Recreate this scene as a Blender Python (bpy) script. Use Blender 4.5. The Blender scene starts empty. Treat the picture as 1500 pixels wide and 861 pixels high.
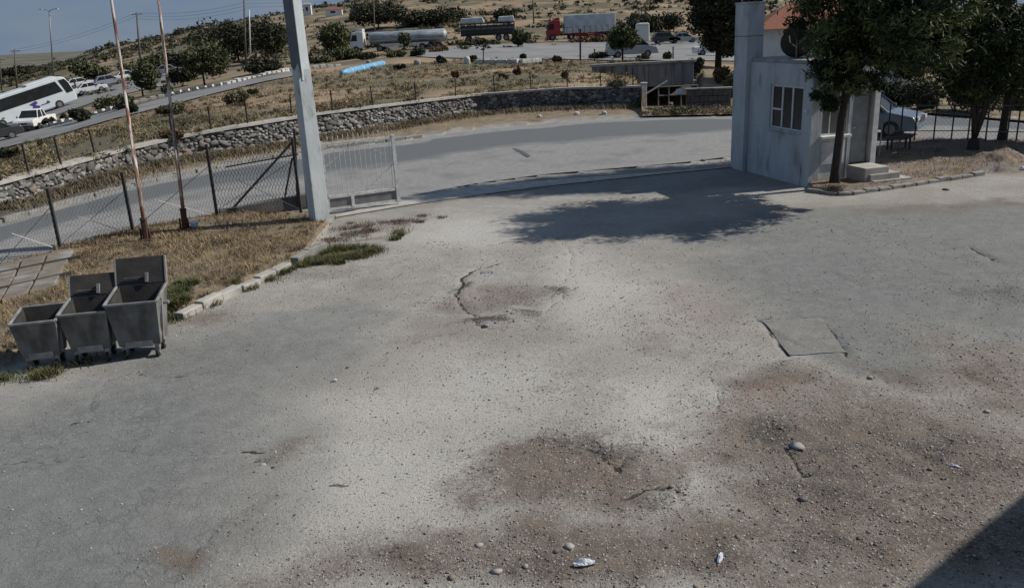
import bpy, math, random
import numpy as np
from mathutils import Vector, Matrix

# ------------------------------------------------------------------ camera, sky, sun, exposure
S = bpy.context.scene
COL = S.collection
F = 1200.0; TH = math.radians(18.0); RO = math.radians(-2.9); HC = 4.5
cam = bpy.data.cameras.new('camera'); camo = bpy.data.objects.new('camera', cam); COL.objects.link(camo)
cam.sensor_width = 36; cam.lens = 36 * F / 1500; cam.clip_end = 9000; cam.clip_start = 0.1
camo.matrix_world = Matrix.Translation((0, 0, HC)) @ Matrix.Rotation(math.pi / 2 - TH, 4, 'X') @ Matrix.Rotation(RO, 4, 'Z')
S.camera = camo

SUN_EL = math.radians(40.5); SUN_AZ = math.radians(80.0)          # azimuth measured from +Y towards +X
world = bpy.data.worlds.new('World'); S.world = world; world.use_nodes = True
nt = world.node_tree; nt.nodes.clear()
sky = nt.nodes.new('ShaderNodeTexSky'); sky.sky_type = 'NISHITA'; sky.sun_disc = False
sky.sun_elevation = SUN_EL; sky.sun_rotation = SUN_AZ
sky.air_density = 1.0; sky.dust_density = 0.6; sky.ozone_density = 2.5; sky.altitude = 100
tc = nt.nodes.new('ShaderNodeTexCoord'); mp = nt.nodes.new('ShaderNodeMapping'); mp.inputs['Scale'].default_value = (2.2, 2.2, 9)
nz = nt.nodes.new('ShaderNodeTexNoise'); nz.inputs['Scale'].default_value = 1.6; nz.inputs['Detail'].default_value = 8; nz.inputs['Roughness'].default_value = .55
rp = nt.nodes.new('ShaderNodeValToRGB'); rp.color_ramp.elements[0].position = .40; rp.color_ramp.elements[1].position = .68
rp.color_ramp.elements[0].color = (.78, .78, .78, 1); rp.color_ramp.elements[1].color = (.95, .95, .95, 1)
mx = nt.nodes.new('ShaderNodeMix'); mx.data_type = 'RGBA'; 
cr = nt.nodes.new('ShaderNodeValToRGB'); cr.color_ramp.elements[0].position = .40; cr.color_ramp.elements[1].position = .66
cr.color_ramp.elements[0].color = (2.1, 3.6, 6.2, 1); cr.color_ramp.elements[1].color = (3.9, 4.8, 6.1, 1)
bg = nt.nodes.new('ShaderNodeBackground'); bg.inputs['Strength'].default_value = .05
out = nt.nodes.new('ShaderNodeOutputWorld')
L = nt.links.new
L(tc.outputs['Generated'], mp.inputs[0]); L(mp.outputs[0], nz.inputs['Vector']); L(nz.outputs['Fac'], rp.inputs[0])
L(nz.outputs['Fac'], cr.inputs[0]); L(cr.outputs[0], mx.inputs[7]); L(rp.outputs[0], mx.inputs[0]); L(sky.outputs[0], mx.inputs[6]); L(mx.outputs[2], bg.inputs[0]); L(bg.outputs[0], out.inputs[0])
sl = bpy.data.lights.new('sun', 'SUN'); sl.energy = 4.6; sl.angle = math.radians(.5); sl.color = (1, .94, .85)
so = bpy.data.objects.new('sun', sl); COL.objects.link(so)
TOSUN = Vector((math.sin(SUN_AZ) * math.cos(SUN_EL), math.cos(SUN_AZ) * math.cos(SUN_EL), math.sin(SUN_EL)))
so.rotation_euler = (-TOSUN).to_track_quat('-Z', 'Y').to_euler(); so.location = (40, 10, 40)
S.view_settings.view_transform = 'Standard'; S.view_settings.look = 'None'; S.view_settings.gamma = 1
S.view_settings.exposure = 0.08
S.render.engine = 'CYCLES'; S.cycles.max_bounces = 4; S.cycles.diffuse_bounces = 3; S.cycles.glossy_bounces = 2; S.cycles.caustics_reflective = False; S.cycles.caustics_refractive = False; S.cycles.transparent_max_bounces = 6

# ------------------------------------------------------------------ pixel helpers (photo survey: pixel -> point in the place)
def _rx(a): c, s = math.cos(a), math.sin(a); return np.array([[1, 0, 0], [0, c, -s], [0, s, c]])
def _rz(a): c, s = math.cos(a), math.sin(a); return np.array([[c, -s, 0], [s, c, 0], [0, 0, 1]])
RM = _rx(math.pi / 2 - TH) @ _rz(RO)
def ray(px, py): return RM @ np.array([(px - 750) / F, -(py - 430.5) / F, -1.0])
def W(px, py, z=0.0):
    d = ray(px, py); return Vector(np.array([0, 0, HC]) + d * ((z - HC) / d[2]))
def P(px, py, y):
    d = ray(px, py); return Vector(np.array([0, 0, HC]) + d * (y / d[1]))
rng = np.random.default_rng(7); random.seed(7)

# ------------------------------------------------------------------ numpy noise
_tab = np.random.default_rng(3).random((256, 256))
def vnoise(x, y):
    xi = np.floor(x).astype(int); yi = np.floor(y).astype(int); fx = x - xi; fy = y - yi
    fx = fx * fx * (3 - 2 * fx); fy = fy * fy * (3 - 2 * fy)
    a = _tab[xi % 256, yi % 256]; b = _tab[(xi + 1) % 256, yi % 256]; c = _tab[xi % 256, (yi + 1) % 256]; d = _tab[(xi + 1) % 256, (yi + 1) % 256]
    return a + (b - a) * fx + (c - a) * fy + (a - b - c + d) * fx * fy
def fbm(x, y, o=4):
    s = 0; a = .5
    for k in range(o): s = s + a * vnoise(x * 2 ** k + 17 * k, y * 2 ** k + 5 * k); a *= .5
    return s
def sstep(a, b, x): t = np.clip((x - a) / (b - a), 0, 1); return t * t * (3 - 2 * t)

# ------------------------------------------------------------------ materials
def mat(name, c1, c2=None, scale=4, rough=.85, bump=0, bscale=30, island=0., metal=0, spec=.3, lo=.35, hi=.65, detail=6, c3=None, s3=1.0, p3=(.55, .7), stretch=None):
    m = bpy.data.materials.new(name); m.use_nodes = True; t = m.node_tree; n = t.nodes; b = n['Principled BSDF']
    b.inputs['Roughness'].default_value = rough; b.inputs['Metallic'].default_value = metal
    b.inputs['Specular IOR Level'].default_value = spec
    c2 = c2 or tuple(v * .75 for v in c1)
    co = n.new('ShaderNodeTexCoord'); vec = co.outputs['Object']
    if stretch:
        mpn = n.new('ShaderNodeMapping'); mpn.inputs['Scale'].default_value = stretch; t.links.new(vec, mpn.inputs[0]); vec = mpn.outputs[0]
    no = n.new('ShaderNodeTexNoise'); no.inputs['Scale'].default_value = scale; no.inputs['Detail'].default_value = detail
    t.links.new(vec, no.inputs['Vector'])
    r = n.new('ShaderNodeValToRGB'); r.color_ramp.elements[0].position = lo; r.color_ramp.elements[1].position = hi
    r.color_ramp.elements[0].color = (*c1, 1); r.color_ramp.elements[1].color = (*c2, 1)
    t.links.new(no.outputs['Fac'], r.inputs[0]); col = r.outputs[0]
    if c3:
        n3 = n.new('ShaderNodeTexNoise'); n3.inputs['Scale'].default_value = s3; n3.inputs['Detail'].default_value = 5; t.links.new(vec, n3.inputs['Vector'])
        r3 = n.new('ShaderNodeValToRGB'); r3.color_ramp.elements[0].position = p3[0]; r3.color_ramp.elements[1].position = p3[1]
        t.links.new(n3.outputs['Fac'], r3.inputs[0])
        mm = n.new('ShaderNodeMix'); mm.data_type = 'RGBA'; t.links.new(r3.outputs[0], mm.inputs[0]); t.links.new(col, mm.inputs[6]); mm.inputs[7].default_value = (*c3, 1); col = mm.outputs[2]
    if island:
        g = n.new('ShaderNodeNewGeometry'); mr = n.new('ShaderNodeMapRange'); mr.inputs[3].default_value = 1 - island; mr.inputs[4].default_value = 1 + island
        t.links.new(g.outputs['Random Per Island'], mr.inputs[0])
        vm = n.new('ShaderNodeVectorMath'); vm.operation = 'SCALE'; t.links.new(col, vm.inputs[0]); t.links.new(mr.outputs[0], vm.inputs['Scale']); col = vm.outputs[0]
    t.links.new(col, b.inputs['Base Color'])
    if bump:
        nb = n.new('ShaderNodeTexNoise'); nb.inputs['Scale'].default_value = bscale; nb.inputs['Detail'].default_value = 4; t.links.new(vec, nb.inputs['Vector'])
        bp = n.new('ShaderNodeBump'); bp.inputs['Strength'].default_value = bump; bp.inputs['Distance'].default_value = .02
        t.links.new(nb.outputs['Fac'], bp.inputs['Height']); t.links.new(bp.outputs[0], b.inputs['Normal'])
    return m
M = {}
M['pillar'] = mat('pillar_paint', (.50, .54, .56), (.40, .44, .46), 2.5, .8, .35, 18, c3=(.27, .27, .26), s3=4, p3=(.58, .72), stretch=(1, 1, .45))
M['wallpaint'] = mat('booth_paint', (.46, .49, .51), (.36, .39, .41), 2.2, .8, .3, 14, c3=(.24, .24, .23), s3=2.6, p3=(.56, .74), stretch=(1, 1, .4))
M['white'] = mat('white_paint', (.66, .67, .66), (.52, .53, .52), 6, .55, .1, 40)
M['whitemetal'] = mat('white_metal_paint', (.62, .63, .62), (.45, .44, .42), 9, .5, .1, 40, c3=(.22, .12, .07), s3=14, p3=(.66, .72))
M['darksteel'] = mat('dark_steel', (.035, .035, .038), (.06, .05, .045), 8, .6, .1, 50)
M['rust'] = mat('rusty_steel', (.24, .13, .085), (.52, .48, .44), 2.2, .8, .3, 60, stretch=(6, 6, 1.1), c3=(.17, .065, .035), s3=2, p3=(.54, .62), lo=.44, hi=.56)
M['rustdark'] = mat('rust_dark', (.10, .045, .03), (.055, .035, .03), 7, .85, .3, 60)
M['binsteel'] = mat('bin_galvanised', (.20, .20, .197), (.085, .082, .078), 4.5, .65, .3, 30, metal=.1, c3=(.085, .07, .058), s3=3.5, p3=(.46, .66), stretch=(1, 1, .5))
M['binrim'] = mat('bin_rim_steel', (.33, .34, .34), (.20, .20, .20), 6, .55, .15, 40, metal=.3)
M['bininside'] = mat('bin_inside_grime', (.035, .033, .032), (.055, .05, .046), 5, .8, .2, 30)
M['rubber'] = mat('rubber', (.02, .02, .02), (.035, .034, .033), 8, .85)
M['concrete'] = mat('concrete', (.34, .335, .32), (.25, .245, .235), 3, .9, .3, 30, c3=(.16, .15, .14), s3=2, p3=(.6, .75))
M['concretestreak'] = mat('streaked_concrete', (.26, .26, .26), (.17, .17, .17), 2.5, .9, .3, 30, stretch=(1.2, 1.2, .18), c3=(.09, .09, .09), s3=2, p3=(.58, .7))
M['coping'] = mat('coping_concrete', (.42, .40, .37), (.30, .29, .27), 3, .9, .25, 30)
M['mortar'] = mat('mortar', (.12, .115, .108), (.075, .073, .07), 5, .95, .4, 25)
M['stone'] = mat('wall_stone', (.22, .215, .21), (.12, .118, .118), 3, .9, .35, 20, island=.55)
M['stonelite'] = mat('wall_stone_pale', (.33, .315, .295), (.22, .21, .195), 6, .9, .4, 20, island=.25)
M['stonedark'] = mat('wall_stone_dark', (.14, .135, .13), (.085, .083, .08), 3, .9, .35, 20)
M['stonebrown'] = mat('wall_stone_brown', (.24, .20, .17), (.16, .135, .12), 3, .9, .35, 20)
M['kerb'] = mat('kerbstone', (.27, .265, .25), (.18, .175, .165), 4, .9, .35, 25, c3=(.17, .14, .11), s3=6, p3=(.58, .7))
M['kerbwhite'] = mat('kerb_whitewash', (.62, .62, .60), (.36, .36, .34), 5, .85, .2, 30)
M['slab'] = mat('paving_slab', (.20, .175, .145), (.135, .12, .10), 2.5, .9, .3, 30, c3=(.26, .26, .25), s3=.8, p3=(.5, .6))
M['drygrass'] = mat('dry_grass_blades', (.33, .25, .14), (.20, .145, .085), .9, .9, island=.5, c3=(.13, .10, .065), s3=1.6, p3=(.5, .62))
M['strawgrass'] = mat('straw_grass_blades', (.33, .25, .13), (.20, .15, .085), .14, .9, island=.45, c3=(.115, .115, .06), s3=.16, p3=(.46, .60))
M['greengrass'] = mat('green_weed_blades', (.075, .095, .035), (.12, .11, .05), 2, .8, island=.45)
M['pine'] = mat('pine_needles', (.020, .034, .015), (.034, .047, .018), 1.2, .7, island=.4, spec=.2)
M['pinelit'] = mat('pine_needles_sunlit', (.070, .095, .034), (.11, .125, .045), 1.2, .7, island=.45, spec=.2)  # sunlit copy of the pine needles, sunlight put into a brighter colour
M['shrub'] = mat('shrub_leaves', (.070, .082, .042), (.11, .112, .06), .6, .85, island=.45, spec=.15)
M['shrubdark'] = mat('dark_shrub_leaves', (.040, .046, .030), (.065, .066, .042), .6, .85, island=.4, spec=.15)
M['shrubolive'] = mat('olive_shrub_leaves', (.11, .115, .068), (.155, .145, .09), .5, .85, island=.4, spec=.15)
M['shrubrust'] = mat('rusty_bush_leaves', (.16, .075, .045), (.12, .09, .05), .5, .85, island=.4, spec=.15)
M['bark'] = mat('bark', (.060, .048, .040), (.030, .025, .022), 6, .95, .5, 20, stretch=(3, 3, .7))
M['glass'] = mat('dark_glass', (.014, .017, .02), (.022, .025, .028), 2, .15, spec=.35)
M['glassgrey'] = mat('window_glass_grey', (.10, .11, .115), (.06, .065, .07), 1.2, .15, spec=.6)
M['curtain'] = mat('grey_curtain', (.22, .22, .22), (.14, .14, .14), 4, .9, stretch=(8, 8, .6))
M['rooftile'] = mat('roof_tile', (.26, .10, .065), (.18, .075, .05), 6, .85, .3, 20)
M['plaster'] = mat('white_plaster', (.70, .71, .70), (.60, .61, .60), 2, .85, .1, 30)
M['carwhite'] = mat('car_paint_white', (.70, .71, .72), (.64, .65, .66), 1, .3, spec=.5)
M['carsilver'] = mat('car_paint_silver', (.36, .38, .40), (.32, .34, .36), 1, .3, metal=.3, spec=.5)
M['carblue'] = mat('car_paint_pale_blue', (.17, .22, .28), (.14, .18, .23), 1, .3, metal=.2, spec=.5)
M['cardark'] = mat('car_paint_dark', (.03, .032, .036), (.045, .046, .05), 1, .3, spec=.5)
M['buswhite'] = mat('bus_paint', (.66, .70, .72), (.58, .63, .66), .6, .4, spec=.5)
M['busviolet'] = mat('bus_mark_violet', (.10, .03, .22), (.05, .05, .20), 3, .5)
M['red'] = mat('red_paint', (.36, .02, .03), (.28, .02, .025), 2, .4, spec=.5)
M['silvertank'] = mat('tank_metal', (.36, .39, .42), (.17, .20, .23), 1.2, .6, metal=.1, spec=.5, stretch=(.6, 3, 3))
M['tarp'] = mat('white_tarpaulin', (.62, .65, .66), (.46, .50, .52), 1.2, .6, .2, 3)
M['bluetarp'] = mat('blue_plastic', (.10, .28, .48), (.18, .38, .56), 2.5, .45, .2, 8, c3=(.35, .45, .5), s3=4, p3=(.62, .7))
M['greymetal'] = mat('grey_metal', (.22, .23, .24), (.16, .165, .17), 5, .5, metal=.4)
M['woodpole'] = mat('weathered_wood_pole', (.16, .13, .11), (.10, .085, .075), 5, .9, stretch=(4, 4, .5))
M['headlight'] = mat('headlight_glass', (.6, .62, .64), (.5, .52, .54), 3, .15, spec=.6)
M['trash'] = mat('white_plastic_trash', (.62, .66, .72), (.40, .44, .50), 14, .4, .5, 25)
M['dirtlump'] = mat('dirt_lump', (.22, .18, .145), (.14, .115, .095), 6, .95, .5, 20, island=.3)
M['pebble'] = mat('pebbles', (.30, .285, .27), (.17, .16, .15), 9, .9, island=.75)
M['deadweed'] = mat('dead_weed_stems', (.19, .14, .095), (.10, .075, .055), 2, .9, island=.5)
M['vergeweed'] = mat('verge_weed_blades', (.23, .185, .12), (.125, .105, .07), .6, .9, island=.5)
M['fieldweed'] = mat('field_weed_stems', (.10, .075, .05), (.065, .06, .035), .5, .9, island=.5)
M['strawtuft'] = mat('straw_tuft_blades', (.34, .27, .165), (.24, .185, .11), .5, .9, island=.4)
M['hillbrush'] = mat('hill_brush_leaves', (.13, .105, .07), (.085, .075, .05), .05, .9, island=.5)
M['shadegrey'] = mat('shade_grey_plate', (.13, .15, .17), (.10, .115, .13), 3, .7, .15, 30)
M['twig'] = mat('dry_twig', (.14, .10, .07), (.08, .06, .05), 6, .9)
M['signblue'] = mat('sign_blue_white', (.35, .45, .6), (.6, .65, .7), 9, .5)

def ground_material():
    m = bpy.data.materials.new('yard_surface'); m.use_nodes = True; t = m.node_tree; n = t.nodes; b = n['Principled BSDF']; lk = t.links.new
    b.inputs['Roughness'].default_value = .92; b.inputs['Specular IOR Level'].default_value = .2
    co = n.new('ShaderNodeTexCoord').outputs['Object']
    def noise(s, d=4, r=.6):
        q = n.new('ShaderNodeTexNoise'); q.inputs['Scale'].default_value = s; q.inputs['Detail'].default_value = d; q.inputs['Roughness'].default_value = r; lk(co, q.inputs['Vector']); return q.outputs['Fac']
    def ramp(f, a, bb, ca=(0, 0, 0), cb=(1, 1, 1)):
        q = n.new('ShaderNodeValToRGB'); q.color_ramp.elements[0].position = a; q.color_ramp.elements[1].position = bb
        q.color_ramp.elements[0].color = (*ca, 1); q.color_ramp.elements[1].color = (*cb, 1); lk(f, q.inputs[0]); return q.outputs[0]
    def mix(f, a, bb, mode='MIX'):
        q = n.new('ShaderNodeMix'); q.data_type = 'RGBA'; q.blend_type = mode
        if hasattr(f, 'links'): lk(f, q.inputs[0])
        else: q.inputs[0].default_value = f
        for v, i in ((a, 6), (bb, 7)):
            if hasattr(v, 'links'): lk(v, q.inputs[i])
            else: q.inputs[i].default_value = (*v, 1)
        return q.outputs[2]
    def mth(op, a, bb):
        q = n.new('ShaderNodeMath'); q.operation = op; q.use_clamp = op in ('MULTIPLY_ADD',)
        for v, i in ((a, 0), (bb, 1)):
            if hasattr(v, 'links'): lk(v, q.inputs[i])
            else: q.inputs[i].default_value = v
        return q.outputs[0]
    def attr(k):
        q = n.new('ShaderNodeAttribute'); q.attribute_name = k; return q.outputs['Fac']
    A = {k: attr(k) for k in ('dirt', 'red', 'smooth', 'grass', 'dark', 'crack', 'pale', 'cd')}
    big = noise(.55, 4); mid = noise(3.5, 5); fine = noise(24, 4, .75); vfine = noise(70, 3, .75); lump = noise(1.3, 5, .7)
    pale = ramp(mid, .3, .7, (.29, .278, .258), (.38, .366, .342))
    pale = mix(ramp(big, .4, .65), pale, (.265, .245, .22))
    pale = mix(A['pale'], pale, (.48, .465, .44))
    asp = ramp(mid, .3, .72, (.160, .168, .165), (.225, .230, .222))
    # fine alligator cracking on the old asphalt
    vo = n.new('ShaderNodeTexVoronoi'); vo.feature = 'DISTANCE_TO_EDGE'; vo.inputs['Scale'].default_value = 7.0
    wv = n.new('ShaderNodeMix'); wv.data_type = 'VECTOR'; wv.inputs[0].default_value = .06; q = n.new('ShaderNodeTexNoise'); q.inputs['Scale'].default_value = 5; lk(co, q.inputs['Vector']); lk(co, wv.inputs[4]); lk(q.outputs['Color'], wv.inputs[5]); lk(wv.outputs[1], vo.inputs['Vector'])
    ck = ramp(vo.outputs['Distance'], .015, .085, (1, 1, 1), (0, 0, 0))
    asp = mix(mth('MULTIPLY', ck, mth('MULTIPLY', ramp(noise(.55, 4), .38, .55), .46)), asp, (.095, .10, .098))
    sm = mth('MULTIPLY', A['smooth'], ramp(mth('ADD', mth('ADD', mth('MULTIPLY', mid, .6), mth('MULTIPLY', lump, .6)), A['smooth']), .72, 1.35))
    c = mix(sm, pale, asp)
    dirt = ramp(mid, .3, .7, (.205, .168, .140), (.115, .094, .080))
    df = ramp(mth('ADD', A['dirt'], mth('ADD', mth('MULTIPLY', mth('SUBTRACT', fine, .5), .9), mth('MULTIPLY', mth('SUBTRACT', lump, .5), 1.5))), .25, .9)
    c = mix(df, c, dirt)
    rf = ramp(mth('ADD', A['red'], mth('ADD', mth('MULTIPLY', mth('SUBTRACT', fine, .5), 1.2), mth('MULTIPLY', mth('SUBTRACT', lump, .5), 1.2))), .3, .95)
    c = mix(mth('MULTIPLY', rf, .6), c, (.27, .20, .16))
    kf = ramp(mth('ADD', A['dark'], mth('ADD', mth('MULTIPLY', mth('SUBTRACT', fine, .5), 1.5), mth('MULTIPLY', mth('SUBTRACT', lump, .5), 1.2))), .42, .85)
    c = mix(kf, c, (.085, .075, .068))
    gf = ramp(mth('ADD', A['grass'], mth('MULTIPLY', mth('SUBTRACT', mid, .5), .5)), .4, .6)
    gcol = ramp(noise(2.2, 6), .35, .65, (.25, .19, .12), (.135, .105, .07))
    c = mix(gf, c, gcol)
    blot = ramp(noise(13, 4, .75), .58, .68); blot2 = ramp(noise(9, 4, .7), .60, .70)
    c = mix(mth('MULTIPLY', blot, mth('SUBTRACT', .42, mth('MULTIPLY', A['smooth'], .30))), c, (.12, .11, .10))
    c = mix(mth('MULTIPLY', blot2, mth('SUBTRACT', .34, mth('MULTIPLY', A['smooth'], .22))), c, (.44, .43, .41))
    # grit: dark and pale specks everywhere, fewer on the smooth asphalt
    sp = ramp(noise(34, 3, .7), .57, .65); sp2 = ramp(noise(40, 2, .6), .62, .69)
    keep = mth('SUBTRACT', 1.0, mth('MULTIPLY', A['smooth'], .75))
    c = mix(mth('MULTIPLY', mth('MULTIPLY', sp, keep), .85), c, (.085, .08, .075))
    c = mix(mth('MULTIPLY', mth('MULTIPLY', sp2, keep), .75), c, (.52, .51, .49))
    ckn = mth('ADD', A['cd'], mth('MULTIPLY', mth('SUBTRACT', noise(14, 4, .7), .5), 1.7))
    c = mix(mth('MULTIPLY', ramp(ckn, .55, 1.15, (1, 1, 1), (0, 0, 0)), A['crack']), c, (.03, .028, .026))
    lk(c, b.inputs['Base Color'])
    bp = n.new('ShaderNodeBump'); bp.inputs['Strength'].default_value = .8; bp.inputs['Distance'].default_value = .03
    lk(mth('ADD', mth('MULTIPLY', fine, .8), mth('MULTIPLY', vfine, .5)), bp.inputs['Height']); lk(bp.outputs[0], b.inputs['Normal'])
    return m

# ------------------------------------------------------------------ mesh helpers
def tag(o, label=None, cat=None, group=None, kind=None):
    if label: o['label'] = label
    if cat: o['category'] = cat
    if group: o['group'] = group
    if kind: o['kind'] = kind
    return o
def link(name, me, m=None, parent=None):
    o = bpy.data.objects.new(name, me); COL.objects.link(o)
    if m is not None and me is not None: me.materials.append(M[m] if isinstance(m, str) else m)
    if parent is not None: o.parent = parent
    return o
def np_mesh(name, v, f, smooth=False):
    v = np.asarray(v, dtype=np.float32); f = np.asarray(f, dtype=np.int32); k = f.shape[1]
    me = bpy.data.meshes.new(name); me.vertices.add(len(v)); me.vertices.foreach_set('co', v.ravel())
    me.loops.add(f.size); me.loops.foreach_set('vertex_index', f.ravel()); me.polygons.add(len(f))
    me.polygons.foreach_set('loop_start', np.arange(0, f.size, k, dtype=np.int32)); me.polygons.foreach_set('loop_total', np.full(len(f), k, dtype=np.int32))
    if smooth: me.polygons.foreach_set('use_smooth', np.ones(len(f), dtype=bool))
    me.update(calc_edges=True); return me
def empty(name, loc=(0, 0, 0), rz=0, mw=None):
    o = bpy.data.objects.new(name, None); COL.objects.link(o); o.empty_display_size = .2
    if mw is not None: o.matrix_world = mw
    else: o.location = loc; o.rotation_euler = (0, 0, rz)
    return o
class MB:
    def __init__(s): s.v = []; s.f = []
    def add(s, vs, fs):
        k = len(s.v); s.v += [tuple(p) for p in vs]; s.f += [tuple(i + k for i in q) for q in fs]; return s
    def box(s, x0, x1, y0, y1, z0, z1):
        return s.add([(x0, y0, z0), (x1, y0, z0), (x1, y1, z0), (x0, y1, z0), (x0, y0, z1), (x1, y0, z1), (x1, y1, z1), (x0, y1, z1)],
                     [(0, 3, 2, 1), (4, 5, 6, 7), (0, 1, 5, 4), (1, 2, 6, 5), (2, 3, 7, 6), (3, 0, 4, 7)])
    def tube(s, path, r, n=8, cap=True):
        path = [Vector(p) for p in path]; rs = r if isinstance(r, (list, tuple)) else [r] * len(path); vs = []; fs = []
        for i, p in enumerate(path):
            d = (path[min(i + 1, len(path) - 1)] - path[max(i - 1, 0)]).normalized()
            a = d.orthogonal().normalized() if i == 0 else (a - d * a.dot(d)).normalized()
            b = d.cross(a)
            for k in range(n):
                t = 2 * math.pi * k / n; vs.append(p + (a * math.cos(t) + b * math.sin(t)) * rs[i])
        for i in range(len(path) - 1):
            for k in range(n): fs.append((i * n + k, i * n + (k + 1) % n, (i + 1) * n + (k + 1) % n, (i + 1) * n + k))
        if cap: fs.append(tuple(range(n - 1, -1, -1))); fs.append(tuple(range((len(path) - 1) * n, len(path) * n)))
        return s.add(vs, fs)
    def bar(s, p, q, w, h=None):                     # square bar
        p = Vector(p); q = Vector(q); h = h or w; d = (q - p).normalized(); up = Vector((0, 0, 1)) if abs(d.z) < .95 else Vector((0, 1, 0))
        a = d.cross(up).normalized() * w / 2; b = a.cross(d).normalized() * h / 2
        vs = [p - a - b, p + a - b, p + a + b, p - a + b, q - a - b, q + a - b, q + a + b, q - a + b]
        return s.add(vs, [(0, 3, 2, 1), (4, 5, 6, 7), (0, 1, 5, 4), (1, 2, 6, 5), (2, 3, 7, 6), (3, 0, 4, 7)])
    def prism(s, prof, y0, y1, axis='y', inset=0):   # profile in (x,z), extruded along y
        n = len(prof); vs = [(x, y0, z) for x, z in prof] + [(x, y1, z) for x, z in prof]
        fs = [tuple(range(n)), tuple(range(2 * n - 1, n - 1, -1))] + [(i + n, (i + 1) % n + n, (i + 1) % n, i) for i in range(n)]
        return s.add(vs, fs)
    def build(s, name, m, parent=None, bevel=0, smooth=False):
        me = bpy.data.meshes.new(name); me.from_pydata(s.v, [], s.f); me.update()
        if smooth:
            for p in me.polygons: p.use_smooth = True
        o = link(name, me, m, parent)
        if bevel:
            b = o.modifiers.new('bevel', 'BEVEL'); b.width = bevel; b.segments = 2; b.limit_method = 'ANGLE'
        return o
def box(name, m, parent, *a, bevel=0): return MB().box(*a).build(name, m, parent, bevel)

_t = (1 + 5 ** .5) / 2
ICO_V = np.array([(-1, _t, 0), (1, _t, 0), (-1, -_t, 0), (1, -_t, 0), (0, -1, _t), (0, 1, _t), (0, -1, -_t), (0, 1, -_t), (_t, 0, -1), (_t, 0, 1), (-_t, 0, -1), (-_t, 0, 1)]); ICO_V /= np.linalg.norm(ICO_V[0])
ICO_F = np.array([(0, 11, 5), (0, 5, 1), (0, 1, 7), (0, 7, 10), (0, 10, 11), (1, 5, 9), (5, 11, 4), (11, 10, 2), (10, 7, 6), (7, 1, 8), (3, 9, 4), (3, 4, 2), (3, 2, 6), (3, 6, 8), (3, 8, 9), (4, 9, 5), (2, 4, 11), (6, 2, 10), (8, 6, 7), (9, 8, 1)])
def ico2():
    v = [tuple(p) for p in ICO_V]; cache = {}; f = []
    def mid(a, b):
        k = (min(a, b), max(a, b))
        if k not in cache: p = np.array(v[a]) + np.array(v[b]); cache[k] = len(v); v.append(tuple(p / np.linalg.norm(p)))
        return cache[k]
    for a, b, c in ICO_F:
        x, y, z = mid(a, b), mid(b, c), mid(c, a); f += [(a, x, z), (b, y, x), (c, z, y), (x, y, z)]
    return np.array(v), np.array(f)
I2V, I2F = ico2()
def rock_mesh(name, seed, sx=1, sy=1, sz=1, rough=.25, fine=False):
    r = np.random.default_rng(seed); V, Fc = (I2V, I2F) if fine else (ICO_V, ICO_F)
    v = V * (1 + rough * (r.random((len(V), 1)) - .5) * 2)
    v = np.sign(v) * np.abs(v) ** .75
    return np_mesh(name, v * np.array([sx, sy, sz]), Fc)
def scatter_rocks(pts, sizes, r):                    # joined stones, flattened and turned
    n = len(pts); V = np.repeat(ICO_V[None], n, 0) * (1 + .3 * (r.random((n, 12, 1)) * 2 - 1))
    sc = np.stack([sizes * r.uniform(.7, 1.3, n), sizes * r.uniform(.7, 1.3, n), sizes * r.uniform(.4, .8, n)], 1)[:, None, :]
    V = V * sc; a = r.uniform(0, 6.28, n); c, s = np.cos(a)[:, None], np.sin(a)[:, None]
    X = V[:, :, 0] * c - V[:, :, 1] * s; Y = V[:, :, 0] * s + V[:, :, 1] * c
    V = np.stack([X, Y, V[:, :, 2]], 2) + np.asarray(pts)[:, None, :]
    Fc = (ICO_F[None] + (np.arange(n) * 12)[:, None, None]).reshape(-1, 3)
    return V.reshape(-1, 3), Fc
def blades(pts, h, w, r, lean=.5):                   # grass: two-segment bent blades
    pts = np.asarray(pts); n = len(pts); a = r.uniform(0, 6.28, n); hh = h * r.uniform(.45, 1.2, n); ww = w * r.uniform(.6, 1.3, n)
    d = np.stack([np.cos(a), np.sin(a), np.zeros(n)], 1); t = np.stack([-np.sin(a), np.cos(a), np.zeros(n)], 1)
    ln = (r.uniform(.1, 1, n) * lean * hh)[:, None]; up = np.zeros((n, 3)); up[:, 2] = 1
    b0 = pts - t * ww[:, None] / 2; b1 = pts + t * ww[:, None] / 2
    mid = pts + up * (hh * .55)[:, None] + d * ln * .35; m0 = mid - t * ww[:, None] * .35; m1 = mid + t * ww[:, None] * .35
    tip = pts + up * hh[:, None] + d * ln
    V = np.stack([b0, b1, m1, m0, tip], 1).reshape(-1, 3); k = (np.arange(n) * 5)[:, None]
    Fc = np.concatenate([k + np.array([0, 1, 2]), k + np.array([0, 2, 3]), k + np.array([3, 2, 4])])
    return V, Fc
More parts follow.
